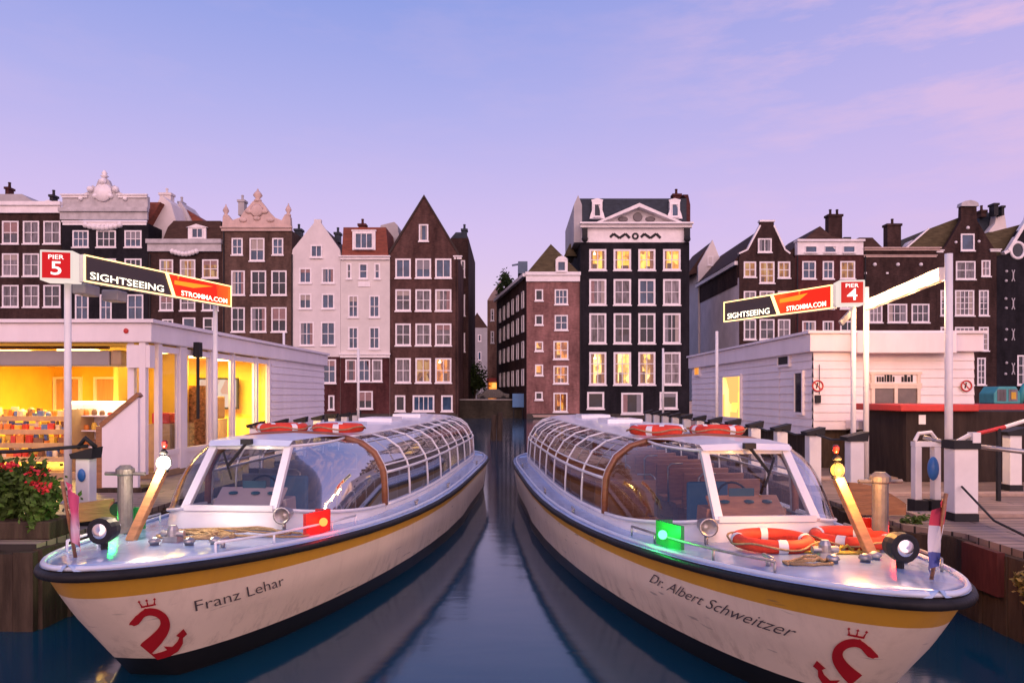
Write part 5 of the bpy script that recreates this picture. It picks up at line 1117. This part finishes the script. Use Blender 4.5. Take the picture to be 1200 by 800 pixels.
gd = thing('display_cabinet', 'tall white display cabinet with bright top shelf inside the kiosk', 'cabinet', (-8.35,14.9,ZD+.12))
b = MB(); b.box(-.62,-.58,-.25,.25,0,1.30); b.box(.58,.62,-.25,.25,0,1.30); b.box(-.58,.58,.22,.25,0,1.3); b.box(-.58,.58,-.25,.22,0,.12); b.build('case', KF, gd, True)
for z_ in (.42,.75,1.05): b = MB(); b.box(-.578,.578,-.25,.218,z_,z_+.025); b.build('shelf', KF, gd, True)
b = MB(); b.box(-.66,.66,-.30,.28,1.303,1.36); b.build('lit_top', emis('cabinet_lamp', (1,.80,.45), 4), gd, True)
for z_ in (.445,.775,1.075):
    for i in range(7):
        x = -.48+i*.16; hgt = prng.uniform(.06,.16); b = MB(); b.lathe((-8.35+x,14.78,ZD+.12+z_+.002), [(.045,0),(.055,.02),(.05,hgt*.7),(.03,hgt)], 8); o = b.build('souvenir', prng.choice(GOODC[:5]), smooth=True); tag(o, 'small colourful souvenir on the white cabinet shelves', 'souvenir', 'souvenirs in the white cabinet')
for i, (x, y, c, lb) in enumerate(((-7.15,15.0,1,'red box on a stand behind the first kiosk side window'),(-7.4,18.0,3,'dark brown cabinet behind the kiosk side windows'))):
    o = thing('shop_stand', lb, 'stand', (x,y,ZD+.12)); b = MB(); b.box(-.22,.22,-.3,.3,0,.9); b.build('base', RW, o, True, bevel=.01); b = MB(); b.box(-.18,.18,-.25,.25,.903,1.45 if c == 3 else 1.12); b.build('top', GOODC[c], o, True, bevel=.02)
o = thing('wall_screen', 'white framed screen hanging inside the kiosk side window', 'screen', (-7.9,19.5,2.55)); b = MB(); b.box(-.55,.55,-.03,.03,-.42,.42); b.build('frame', IRON, o, True); b = MB(); b.quad((-.5,-.035,-.37),(.5,-.035,-.37),(.5,-.035,.37),(-.5,-.035,.37)); b.build('display', emis('pale_screen', (1,.72,.55), 1.0, (.9,.45,.3), 2), o, True)
o = thing('postcard_rack', 'dark rack of postcards and goods behind the wide kiosk side window', 'rack', (-7.3,16.9,ZD+.12)); b = MB(); b.box(-.3,.3,-.35,.35,0,1.7); b.build('body', mat('mixed_postcards', (.10,.06,.04), .5, .5, 14, c2=(.55,.25,.12)), o, True)

# slanted white stair screen in front of the kiosk
o = thing('stair_screen', 'white slanted stair side panel with a wooden handrail before the kiosk', 'stair panel', (-6.45,12,ZD))
b = MB(); b.prism([(PX(121,12)+6.45,.08),(PX(163,12)+6.45,.08),(PX(163,12)+6.45,PZ(464,12)-ZD),(PX(121,12)+6.45,PZ(500,12)-ZD)], -.04, .04); b.build('panel', KF, o, True)
b = MB(); b.beam((PX(120,12)+6.45,0,PZ(499,12)-ZD+.01), (PX(164,12)+6.45,0,PZ(462.5,12)-ZD+.01), .14, .07); b.beam((PX(118,12)+6.45,0,0),(PX(118,12)+6.45,0,PZ(499,12)-ZD), .07, .12, (1,0,0)); b.build('handrail', WOOD, o, True)
b = MB(); b.box(-.4,.35,-.05,.45,0,.07); b.build('foot', WOODD, o, True)

# ---- lit pier signs
def sign(name, label, p, d, number, near_left, L, poles, H=.40, z0=None, box_side=-1):
    rz = math.atan2(d[1], d[0]); r = thing(name, label, 'sign', p, rz)
    EDGE = emis('sign_edge_light', (1,.60,.24), 3.0); BLK = mat('sign_black_panel', (.05,.035,.03), .4, .2, 2); REDE = emis('sign_red_panel', (.98,.04,.01), 1.35, (.85,.02,.008), .7, (1,.20,.02)); TXT = emis('sign_letters', (1,.86,.66), 2.6)
    T = .13
    b = MB(); b.box(0,L,-T/2+.01,T/2-.01,0,H); b.build('casing', WHITE, r, True)
    e = .020; b = MB(); y0, y1 = -T/2-.004, -T/2+.02
    b.box(0,L,y0,y1,0,e); b.box(0,L,y0,y1,H-e,H); b.box(0,e,y0,y1,e,H-e); b.box(L-e,L,y0,y1,e,H-e)
    xs = L*.52; sl = -.16
    b.add([(xs-.04-sl/2,y0,e),(xs+.04-sl/2,y0,e),(xs+.04+sl/2,y0,H-e),(xs-.04+sl/2,y0,H-e)], [(0,1,2,3)]); b.build('glowing_edge', EDGE, r, True)
    q = -T/2+.006; b = MB(); b.quad((e,q,e),(xs-.02-sl/2,q,e),(xs-.02+sl/2,q,H-e),(e,q,H-e)); b.build('dark_panel', BLK, r, True)
    b = MB(); b.quad((xs+.02-sl/2,q,e),(L-e,q,e),(L-e,q,H-e),(xs+.02+sl/2,q,H-e)); b.build('red_panel', REDE, r, True)
    def txt(s, x0, x1, zb, h, nm, m, yy=q-.004):
        V, Fc = text_mesh(s, 1, 0, .012); xm = min(v[0] for v in V); xM = max(v[0] for v in V); zM = max(v[1] for v in V); k = (x1-x0)/(xM-xm); b = MB(); b.add([(x0+(v[0]-xm)*k, yy, zb+v[1]*h/zM) for v in V], Fc); b.build(nm, m, r, True)
    txt('SIGHTSEEING', .10, xs-.14, .055, .105, 'lettering', TXT); txt('STROMMA.COM', xs+.26, L-.12, .055, .085, 'lettering', TXT)
    b = MB(); b.add([(xs+.10,q-.003,H*.55),(xs+.55,q-.003,H*.55),(L-.5,q-.003,H*.80),(xs+.10,q-.003,H*.72)], [(0,1,2,3)]); b.build('stripe', emis('sign_orange_stripe', (1,.30,.02), 1.3), r, True)
    # number cube at one end, faces the camera
    cr = thing('pier_number_box', 'square red and white lit box reading PIER %s' % number, 'sign', (0,0,0)); bpy.data.objects.remove(cr)
    return r
CUBE_RED = emis('number_red', (.70,.010,.014), .95)
def number_box(u, v0, v1, Y, num, label):
    w = (v1-v0)*Y/F; x = PX(u, Y); z0 = PZ(v1, Y); r = thing('pier_sign_box', label, 'sign', (x, Y, z0), math.atan2(x, Y)*-.35)
    b = MB(); b.box(-w/2,w/2,0,.34,0,w); b.build('casing', emis('box_white_edge', (1,.82,.76), .85), r, True, bevel=.012)
    b = MB(); b.quad((-w/2+.032,-.004,.032),(w/2-.032,-.004,.032),(w/2-.032,-.004,w-.032),(-w/2+.032,-.004,w-.032)); b.build('red_face', CUBE_RED, r, True)
    for s, h, zc in (('PIER',.062,w*.70),(num,.19,w*.19)):
        V, Fc = text_mesh(s, 1, 0, .01); xm = min(v[0] for v in V); xM = max(v[0] for v in V); zM = max(v[1] for v in V); k = h/zM; b = MB(); b.add([((v[0]-(xm+xM)/2)*k*1.25, -.009, zc+v[1]*k) for v in V], Fc); b.build('lettering', emis('number_letters', (1,.90,.85), 1.5), r, True)
    return r
def pole(x, y, top, label, r0=.05, m=WHITE, nm='sign_pole', taper=.9):
    r = thing(nm, label, 'pole', (x,y,ZD)); b = MB(); b.tube([(0,0,.02),(0,0,(top-ZD))], [r0, r0*taper], 12); b.build('shaft', m, r, True, smooth=True); b = MB(); b.lathe((0,0,0.004), [(r0*2,0),(r0*2,.02),(r0*1.2,.05)], 12); b.build('base_plate', STEEL, r, True); return r
Y1, Y2 = 10.7, 13.8
pA = Vector((PX(95,Y1), Y1)); pB = Vector((PX(268,Y2), Y2)); d = (pB-pA)
sign('sightseeing_sign', 'long lit red and black sign reading SIGHTSEEING over the left kiosk', (pA.x,pA.y,PZ(330,Y1)), d, '5', True, d.length, None)
number_box(66, 293, 328.5, 10.45, '5', 'square red lit box reading PIER 5 at the near end of the left sign')
pole(PX(79.5,10.75), 10.75, PZ(329,10.75), 'white pole under the PIER 5 box', .052)
pole(PX(250.5,13.55), 13.62, PZ(358,13.6), 'white pole under the far end of the left sign', .045)
b = MB(); Yb = 11.3; b.box(PX(84,11),PX(100,11),11,11.4,PZ(344,11),PZ(331.5,11)); b.box(PX(110,Yb),PX(130,Yb),Yb+.2,Yb+.5,PZ(350,Yb),PZ(337,Yb)); fl_ = build_each(b, 'floodlight', mat('grey_lamp_housing', (.40,.37,.38), .5), None, bevel=.02)
tag(fl_[0], 'smaller grey flood lamp housing right under the PIER 5 box', 'lamp', 'flood lamps under the left sign'); tag(fl_[1], 'larger grey flood lamp housing under the word SIGHTSEEING', 'lamp', 'flood lamps under the left sign')
pole(PX(335,22.5), 22.3, PZ(390,22.4), 'thin white pole beside the clapboard end of the left kiosk', .04)
pole(-4.98, 23.5, PZ(408,23.5), 'thin white pole standing behind the left boat before the white houses', .045)
b = MB(); b.tube([(kside(15.4)+.12,15.4,2.0),(kside(15.4)+.12,15.4,3.3)], .035, 8); b.box(kside(15.4)+.06,kside(15.4)+.19,15.3,15.46,3.3,3.62); o = b.build('wall_lamp', IRON); tag(o, 'dark lamp on a thin stem at the left kiosk side window', 'lamp')

Y3, Y4 = 12.2, 14.5
pA = Vector((PX(851,Y4), Y4)); pB = Vector((PX(978,Y3), Y3)); d = pB-pA
sign('sightseeing_sign', 'long lit red and black sign running to the PIER 4 box', (pA.x,pA.y,PZ(361.5,Y3)), d, '4', False, d.length, None)
number_box(998.5, 328, 357, 12.0, '4', 'square red lit box reading PIER 4 at the near end of the right sign')
pole(PX(1000,12.35), 12.35, PZ(357,12.3), 'white pole standing behind the PIER 4 box', .045)
pole(PX(840,19.5), 19.5, PZ(388,19.5), 'thin white pole in front of the far end of the right kiosk', .045)
pole(PX(777,25), 25, PZ(408,25), 'thin white pole in front of the black pedimented house', .04)
b = MB(); b.beam((PX(985,12.5),12.5,PZ(379,12.5)),(PX(1001,12.6),12.6,PZ(362,12.6)),.05,.09); o = b.build('sign_brace', mat('grey_lamp_housing', (.40,.37,.38), .5)); tag(o, 'grey slanted brace under the PIER 4 box', 'bracket')
# two tall white posts carrying the glaring light box
qa = Vector((PX(1015,13.6), 13.6, PZ(344,13.6))); qb = Vector((PX(1109,9.9), 9.9, PZ(308,9.9)))
pole(qa.x, qa.y, qa.z+.12, 'tall white post under the far end of the glaring light box', .05, taper=1)
pole(qb.x+.02, qb.y-.02, qb.z+.12, 'tall white post under the near end of the glaring light box', .05, taper=1)
lb_ = thing('light_box', 'glaring white light box hung between two tall white posts', 'lamp', ((qa.x+qb.x)/2,(qa.y+qb.y)/2,(qa.z+qb.z)/2-.25))
dd = (qb-qa); L = dd.length; dn = dd.normalized(); sd_ = dn.cross(Vector((0,0,1))).normalized()
zt = min(qa.z, qb.z)
a_ = Vector((qa.x,qa.y,zt)); c_ = Vector((qb.x,qb.y,zt+.0))
mid = (a_+c_)/2; dn2 = Vector((dn.x,dn.y,0)).normalized(); up = Vector((0,0,1))
b = MB(); b.obox(mid+Vector((0,0,-.13)), dn2, dn2.cross(up), up, L/2-.12, .05, .09); b.build('casing', WHITE, lb_)
for sgn in (1, -1):
    b = MB(); b.obox(mid+dn2.cross(up)*.054*sgn+Vector((0,0,-.13)), dn2, dn2.cross(up), up, L/2-.16, .003, .075); b.build('glowing_face', emis('glare_face', (1,.74,.45), 9), lb_)
    for q_ in (-.36, 0, .36):
        pl = bpy.data.lights.new('tube_light', 'POINT'); pl.energy = 60; pl.color = (1,.52,.20); pl.shadow_soft_size = .10; po = bpy.data.objects.new('tube_light', pl); COL.objects.link(po); po.location = mid+dn2*(q_*L)+dn2.cross(up)*.22*sgn+Vector((0,0,-.2))

# ================================================================== right: white clapboard kiosk
rx0, ry0 = 6.60, 15.9; rx1, ry1 = 6.44, 25.9
kr = thing('clapboard_kiosk', 'white clapboard kiosk with flat fascia roof behind the right boat', 'kiosk', (8.5,16,ZD))
KP = mat('kiosk_pinkish_white', (.82,.75,.76), .5, .07, 1.6, .1, 9, stretch=(1.2,1.2,.4))
def rside(y): return lerp(rx0, rx1, (y-ry0)/(ry1-ry0))
XE = PX(1141,15.9); XR = PX(1148,15.9)
b = MB(); siding(b, (rx1,ry1), (rx0,ry0), 1.62, 3.45, 10); siding(b, (rx0,ry0), (XE,ry0), 1.75, 3.45, 10); b.quad((XE,ry0,1.6),(XE,ry1,1.6),(XE,ry1,3.45),(XE,ry0,3.45)); b.quad((XE,ry1,1.6),(rx1,ry1,1.6),(rx1,ry1,3.45),(XE,ry1,3.45)); b.build('clapboard_wall', KP, kr)
b = MB(); slab(b, [(rx0+.08,ry0+.1),(XE-.05,ry0+.1),(XE-.05,ry1-.05),(rx1+.08,ry1-.05)], ZD+.004, 1.745); b.build('base', WOODD, kr)
rp_ = [(rx0-.12,ry0-.14),(XR,ry0-.14),(XR,ry1+.1),(rx1-.12,ry1+.1)]
b = MB(); slab(b, rp_, 3.45, 3.84); b.build('roof_fascia', KP, kr, bevel=.015); b = MB(); slab(b, [(x+(-.06 if x < 8 else .06), y+(-.06 if y < 20 else .06)) for x, y in rp_], 3.843, 3.90); b.build('roof_edge', KP, kr)
b = MB(); b.box(PX(994,15.9),PX(1108,15.9),ry0-.42,ry0-.145,PZ(414,15.6),PZ(389.5,15.6)); b.build('blank_sign_box', KP, kr, bevel=.02)
for x in (7.2, ): pass
# double window with lettered transom
xw0, xw1 = PX(1019,15.9), PX(1076,15.9); y = ry0-.07
b = MB(); zt0, zt1 = PZ(449,15.9), PZ(436,15.9); z0, z1 = PZ(489,15.9), zt0-.05; w_ = .07
for x in (xw0, (xw0+xw1)/2-w_/2, xw1-w_): b.box(x,x+w_,y-.03,y+.07,z0,z1)
for x in (xw0, xw1-w_): b.box(x,x+w_,y-.03,y+.07,z1+.05,zt1)
for z_ in (z0, z1-.06, z1, zt1-.05): b.box(xw0-.03,xw1+.03,y-.034,y+.066,z_,z_+.055)
f = b.build('window', mat('cream_frame_paint', (.74,.62,.50), .5, .08, 2), kr)
b = MB(); b.quad((xw0,y,z0),(xw1,y,z0),(xw1,y,z1),(xw0,y,z1)); b.build('pane', mat('dim_glass', (.10,.075,.07), .12, .4, 2), f)
b = MB(); b.quad((xw0+.05,y,z1+.05),(xw1-.05,y,z1+.05),(xw1-.05,y,zt1-.04),(xw0+.05,y,zt1-.04)); b.build('transom_panel', KP, f)
b = MB()                                                     # illegible dark lettering strip: short bars as in the photo
rr_ = random.Random(3); x = xw0+.12
while x < xw1-.15:
    w2_ = rr_.uniform(.03,.06); 
    if abs(x-(xw0+xw1)/2) > .06: b.box(x,x+w2_,y-.012,y-.003,z1+.08,zt1-.06-rr_.choice((0,0,.04)))
    x += w2_+.018
build_each(b, 'transom_bar', IRON, f)
def no_sign(u, v, Y, label):
    x, z = PX(u, Y), PZ(v, Y); r = thing('prohibition_sign', label, 'sign', (x,Y,z)); b = MB(); R_ = .125
    b.lathe((0,0,0), [(R_,0),(R_,-.008)], 24, 'y'); b.build('disc', WHITE, r, True); b = MB(); b.tube([(R_*.9*math.cos(a),-.016,R_*.9*math.sin(a)) for a in [i*2*math.pi/24 for i in range(24)]], .016, 6, closed=True); b.beam((-R_*.62,-.014,R_*.62),(R_*.62,-.014,-R_*.62),.022,.012,(0,-1,0)); b.build('red_ring', RED, r, True)
    b = MB(); b.tube([(-.03,-.012,-.05),(.0,-.012,.07)], .014, 6); b.build('pictogram', IRON, r, True)
no_sign(958, 452, 15.85, 'round red barred prohibition sign near the kiosk corner')
no_sign(1132, 452, 15.85, 'round red barred prohibition sign at the right end of the kiosk front')
b = MB(); b.box(PX(955,15.85),PX(961,15.85),15.80,15.862,PZ(472,15.85),PZ(463,15.85)); b.tube([(PX(960,15.85),15.84,PZ(462,15.85)),(PX(960,15.85),15.84,PZ(427,15.85))], .008, 6); tag(b.build('wall_phone', IRON), 'small black box with a wire on the kiosk wall below the prohibition sign', 'box')
# side openings
def side_open(u0, u1, v0, v1, m, nm):
    def yy(u):  # invert u along the side wall
        lo, hi = ry0, ry1
        for _ in range(40):
            md = (lo+hi)/2
            if 600+rside(md)*F/md > u: lo = md
            else: hi = md
        return lo
    ya, yb = yy(u1), yy(u0); ym = (ya+yb)/2; z0, z1 = PZ(v1, ym), PZ(v0, ym)
    b = MB(); x = rside(ym)-.05
    b.box(x-.02,x+.05,ya,ya+.06,z0,z1); b.box(x-.02,x+.05,yb-.06,yb,z0,z1); b.box(x-.02,x+.05,ya+.06,yb-.06,z1-.06,z1); b.box(x-.02,x+.05,ya+.06,yb-.06,z0,z0+.06)
    f = b.build(nm, KP, kr); b = MB(); b.quad((x,ya+.05,z0+.05),(x,yb-.05,z0+.05),(x,yb-.05,z1-.05),(x,ya+.05,z1-.05)); b.build('pane', m, f)
side_open(848, 871, 439, 491, emis('kiosk_doorway_glow', (1,.60,.10), 1.7, (.75,.35,.10), .8, (1,.75,.30)), 'lit_doorway')
side_open(933, 944, 434, 486, P_DARK, 'tall_window'); side_open(913, 928, 415, 430, IRON, 'vent'); side_open(815, 822, 429, 441, P_ORG, 'small_window')
b = MB(); b.box(rside(17.8)-.035,rside(17.8)-.028,17.75,17.8,1.65,3.4); b.build('wall_joint', KP, kr)
# dark stall with a red edge, partly painted shade, in front of the kiosk, and the low white shelf
o = thing('covered_skip', 'long dark box with a red top edge, partly standing in for shade, before the right kiosk', 'container', (9.2,13.4,ZD))
b = MB(); b.box(PX(1062,13.4)-9.2,12.2-9.2,0,1.6,.004,PZ(482,13.4)-ZD); b.build('body', mat('dark_wood_and_shade', (.035,.024,.020), .7, .4, 2, stretch=(3,3,.6)), o, True)  # dark body drawn long to stand in for the shadow beyond the deck
b = MB(); b.box(PX(1052,13.4)-9.2,PX(1143,13.4)-9.2,-.12,1.7,PZ(482,13.4)-ZD+.003,PZ(473.5,13.4)-ZD); b.build('red_edge', mat('bright_red_paint', (.50,.035,.025), .45, .2, 3), o, True, bevel=.02)
b = MB(); b.box(PX(1078,13.35)-9.2,PX(1086,13.35)-9.2,-.02,-.004,PZ(497,13.35)-ZD,PZ(486,13.35)-ZD); b.build('notice', WHITE, o, True)
o = thing('white_shelf', 'low white ledge along the foot of the right kiosk front', 'ledge', (7.8,15.6,ZD)); b = MB(); b.box(PX(1000,15.5)-7.8,PX(1064,15.5)-7.8,-.3,.28,PZ(503,15.5)-ZD,PZ(492,15.5)-ZD); b.build('shelf', KP, o, True, bevel=.02); b = MB(); b.box(PX(1003,15.5)-7.8,PX(1060,15.5)-7.8,-.2,.2,.004,PZ(503,15.5)-ZD-.003); b.build('base', WOODD, o, True)
# red work boat with teal crane, far right
o = thing('work_barge', 'red hulled work barge moored beyond the right jetty', 'barge', (30,45,0))
b = MB(); b.prism([(-3.0,1.30),(-3.3,1.97),(8,1.97),(8,1.30)], -.8, 3.2); b.build('bulwark', RED, o, True, bevel=.03); b = MB(); b.prism([(-2.8,-.3),(-2.95,1.297),(7.9,1.297),(7.9,-.3)], -.75, 3.1); b.build('hull', HULLK, o, True)
b = MB(); b.box(-2.2,-1.8,-.86,-.80,1.6,1.72); b.build('fitting', WHITE, o, True)
TEAL = mat('teal_machine_paint', (.05,.34,.33), .4, .15, 3)
o = thing('excavator', 'teal excavator with glazed cab and bent boom on the red barge', 'excavator', (31.2,46,1.30)); o.scale = (1.5,1.5,1.75)
b = MB(); b.box(-.95,.55,-.6,1.0,.14,.38); b.build('turntable', TEAL, o, True, bevel=.04)
b = MB(); b.prism([(-.75,.383),(.35,.383),(.35,.75),(.18,1.0),(-.55,1.0),(-.75,.75)], -.5, .5); cb_ = b.build('cab', TEAL, o, True, bevel=.04)
b = MB(); b.box(-.62,-.25,-.515,-.502,.48,.90); b.box(-.15,.22,-.515,-.502,.48,.90); b.build('cab_window', P_CURT, cb_, True)
b = MB(); b.box(-.05,.15,-.53,-.517,.55,.80); b.build('yellow_sticker', mat('machine_yellow', (.65,.40,.03), .5), cb_, True)
b = MB(); b.tube([(.6,0,.4),(.9,0,1.0),(1.4,0,1.35),(2.2,0,1.45),(2.9,0,1.2)], [.16,.15,.14,.13,.11], 8); b.build('boom', TEAL, o, True, smooth=True)
for y_ in (-.55, .75):
    b = MB(); b.tube([(-1.0,y_,.10),(.7,y_,.10)], .10, 10); b.build('track', BLACKR, o, True)
# gate posts, ropes and rails on the right jetty
o = thing('gate_post', 'stout white square post with dark foot at the right jetty edge', 'post', (PX(1126,9.3),9.3,ZD)); b = MB(); b.box(-.15,.15,-.12,.12,.10,.92); b.build('shaft', WHITE, o, True, bevel=.012); b = MB(); b.box(-.155,.155,-.125,.125,.004,.098); b.build('foot', IRON, o, True); b = MB(); b.box(-.17,.17,-.14,.14,.922,1.03); b.build('cap', IRON, o, True)
o = thing('mooring_stand', 'narrow white frame of twin posts with a dark slot and blue fender', 'post', (PX(1085,9.9),9.9,ZD))
for x in (-.13,.13):
    b = MB(); b.box(x-.045,x+.045,-.06,.06,.18,.90); b.build('upright', WHITE, o, True, bevel=.01)
b = MB(); b.box(-.2,-.02,-.1,.1,.004,.178); b.box(.02,.2,-.1,.1,.004,.178); b.build('foot', IRON, o, True); b = MB(); b.box(-.175,.175,-.06,.06,.903,.97); b.tube([(-.15,0,.98),(-.1,0,1.08),(.05,-.03,1.1),(.14,0,1.0)], .025, 6); b.build('top_bar', WHITE, o, True)
b = MB(); b.ball((0,0,0), .07, 12, 8, (1,1,2.3)); fd = b.build('fender', mat('blue_fender', (.03,.15,.42), .4), bevel=0, smooth=True); fd.location = (PX(1092,9.75), 9.72, 1.52); tag(fd, 'blue oval fender hanging on the white twin post frame', 'fender')
b = MB(); b.tube([(PX(1082,9.9),9.9,1.93),(PX(1110,9.8),9.8,1.86),(PX(1128,9.4),9.35,1.86),(PX(1200,9.0),9.0,1.80),(PX(1300,9.0),9.0,1.78)], .03, 8); o = b.build('hand_rail', STEEL, smooth=True); tag(o, 'grey tubular rail running right from the white gate posts', 'rail')
b = MB(); b.tube([(PX(1118,9.3),9.3,1.88),(PX(1137,9.2),9.2,2.0)], .03, 8); b.box(PX(1137,9.2),PX(1146,9.2),9.14,9.26,1.90,2.03); o = b.build('rail_end', BANDW); tag(o, 'short white bar with square end over the gate post', 'rail')
b = MB(); b.tube([(PX(1127,9.15),9.15,1.35),(PX(1165,8.4),8.4,1.05),(PX(1210,7.8),7.8,.95)], .014, 6); o = b.build('mooring_line', IRON, smooth=True); tag(o, 'thin dark mooring line from the gate post to the right', 'rope')
c = copy_tree(p0); c.location = (PX(1186,12.2), 12.2, ZD); c['label'] = 'white black capped post at the far right beside the dark box'
o = thing('barrier_arm', 'red and white barrier arm above the right rail', 'barrier', (PX(1170,11),11,1.9)); b = MB(); b.tube([(-.32,0,.02),(.1,0,.12)], .03, 8); b.build('red_arm', RED, o, True); b = MB(); b.tube([(.1,0,.12),(.42,0,.22)], .03, 8); b.build('white_end', WHITE, o, True); b = MB(); b.tube([(0,.0,-1.0),(0,0,.1)], .035, 8); b.build('stand', IRON, o, True)
o = thing('wooden_board', 'curved brown wooden board leaning beside the right boat', 'board', (4.95,9.6,ZD)); b = MB(); rws = []
for i in range(9):
    t_ = i/8; rws.append([(-.5+t_*.75, -.03, .45-.28*t_*t_-.0), (-.5+t_*.75, -.03, .02), ])
b.grid(rws); b.grid([[Vector(p)+Vector((0,.05,0)) for p in r] for r in rws]); b.grid([[r[0] for r in rws],[Vector(r[0])+Vector((0,.05,0)) for r in rws]]); b.build('plank', WOOD, o, True)
# weeds on the right timber side
o = thing('quay_weeds', 'small tuft of yellow green weeds on the right jetty timber', 'plant', (5.12,7.2,.5)); foliage(160, (5.10,7.2,.62), (.05,.14,.14), .035, 11).build('leaves', mat('weed_leaves', (.16,.15,.03), .6, .4, 8, c2=(.30,.22,.04)), o)
o = thing('quay_weeds', 'low green weeds in front of the white twin post frame', 'plant', (5.0,9.2,.9)); foliage(200, (5.05,9.1,.93), (.16,.10,.07), .035, 12).build('leaves', LEAF, o)

# ================================================================== left foreground: planter, post, board
o = thing('flower_planter', 'dark planter full of leafy red geraniums at the left jetty corner', 'planter', (-5.9,8.25,ZD))
b = MB(); b.box(-.95,.78,-.22,.26,.004,.20); b.build('trough', WOODD, o, True, bevel=.015)
fo = foliage(5200, (-5.95,8.25,1.37), (.50,.16,.26), .045, 21); f2 = foliage(2600, (-5.35,8.2,1.28), (.15,.15,.22), .042, 22); fo.add(f2.v, f2.f); fo.build('foliage', LEAF, o)
frng = random.Random(31); FL = mat('red_geranium_petals', (.50,.012,.02), .6, .25, 12)
for i in range(30):
    x = frng.uniform(-6.6,-5.12); zt_ = 1.52+.22*math.exp(-((x+5.7)/.5)**2)+frng.uniform(-.16,.06); y_ = 8.10+frng.uniform(-.12,.10); b = MB()
    for _ in range(16):
        p = Vector((x,y_,zt_))+Vector((frng.gauss(0,.035),frng.gauss(0,.03),frng.gauss(0,.028))); a = Vector((frng.gauss(0,1),frng.gauss(0,1),frng.gauss(0,1))).normalized(); q = a.orthogonal().normalized(); b.add([p-a*.022,p+q*.018,p+a*.022,p-q*.018], [(0,1,2,3)])
    b.build('flower_head', FL, o)
o = post(PX(101,9.0), 9.0, 'white mooring post with a blue disc beside the red geraniums', 1.84, .17); b = MB(); b.ball((.0,-.10,.62), .05, 10, 8, (1,.5,1.6)); b.build('blue_disc', mat('blue_fender', (.03,.15,.42), .4), o, True, smooth=True)
b = MB(); b.tube([(-9,8.6,1.80),(-6,8.75,1.82),(PX(103,8.9),8.9,1.88)], .025, 6); b.tube([(PX(103,8.9)-.12,8.9,1.86),(PX(103,8.9),8.85,1.98),(PX(103,8.9)+.1,8.9,1.86)], .03, 6); tag(b.build('rope_rail', IRON, smooth=True), 'black rope rail running left from the white post above the geraniums', 'rope')
o = thing('wooden_board', 'brown wooden plank board on a grey post by the left bow', 'board', (PX(113,8.2),8.2,ZD)); b = MB(); b.obox((0,0,.30), (1,.1,.12), (-.1,1,0), (-.12,0,1), .20, .02, .11); b.build('plank', WOOD, o, True, bevel=.008); b = MB(); b.tube([(.1,.05,.004),(.1,.05,.42)], .04, 8); b.build('stand', STEEL, o, True); b = MB(); b.lathe((.26,-.03,.32), [(.08,.06),(.085,0),(.07,-.05)], 14, 'y'); b.build('mooring_eye', IRON, o, True)
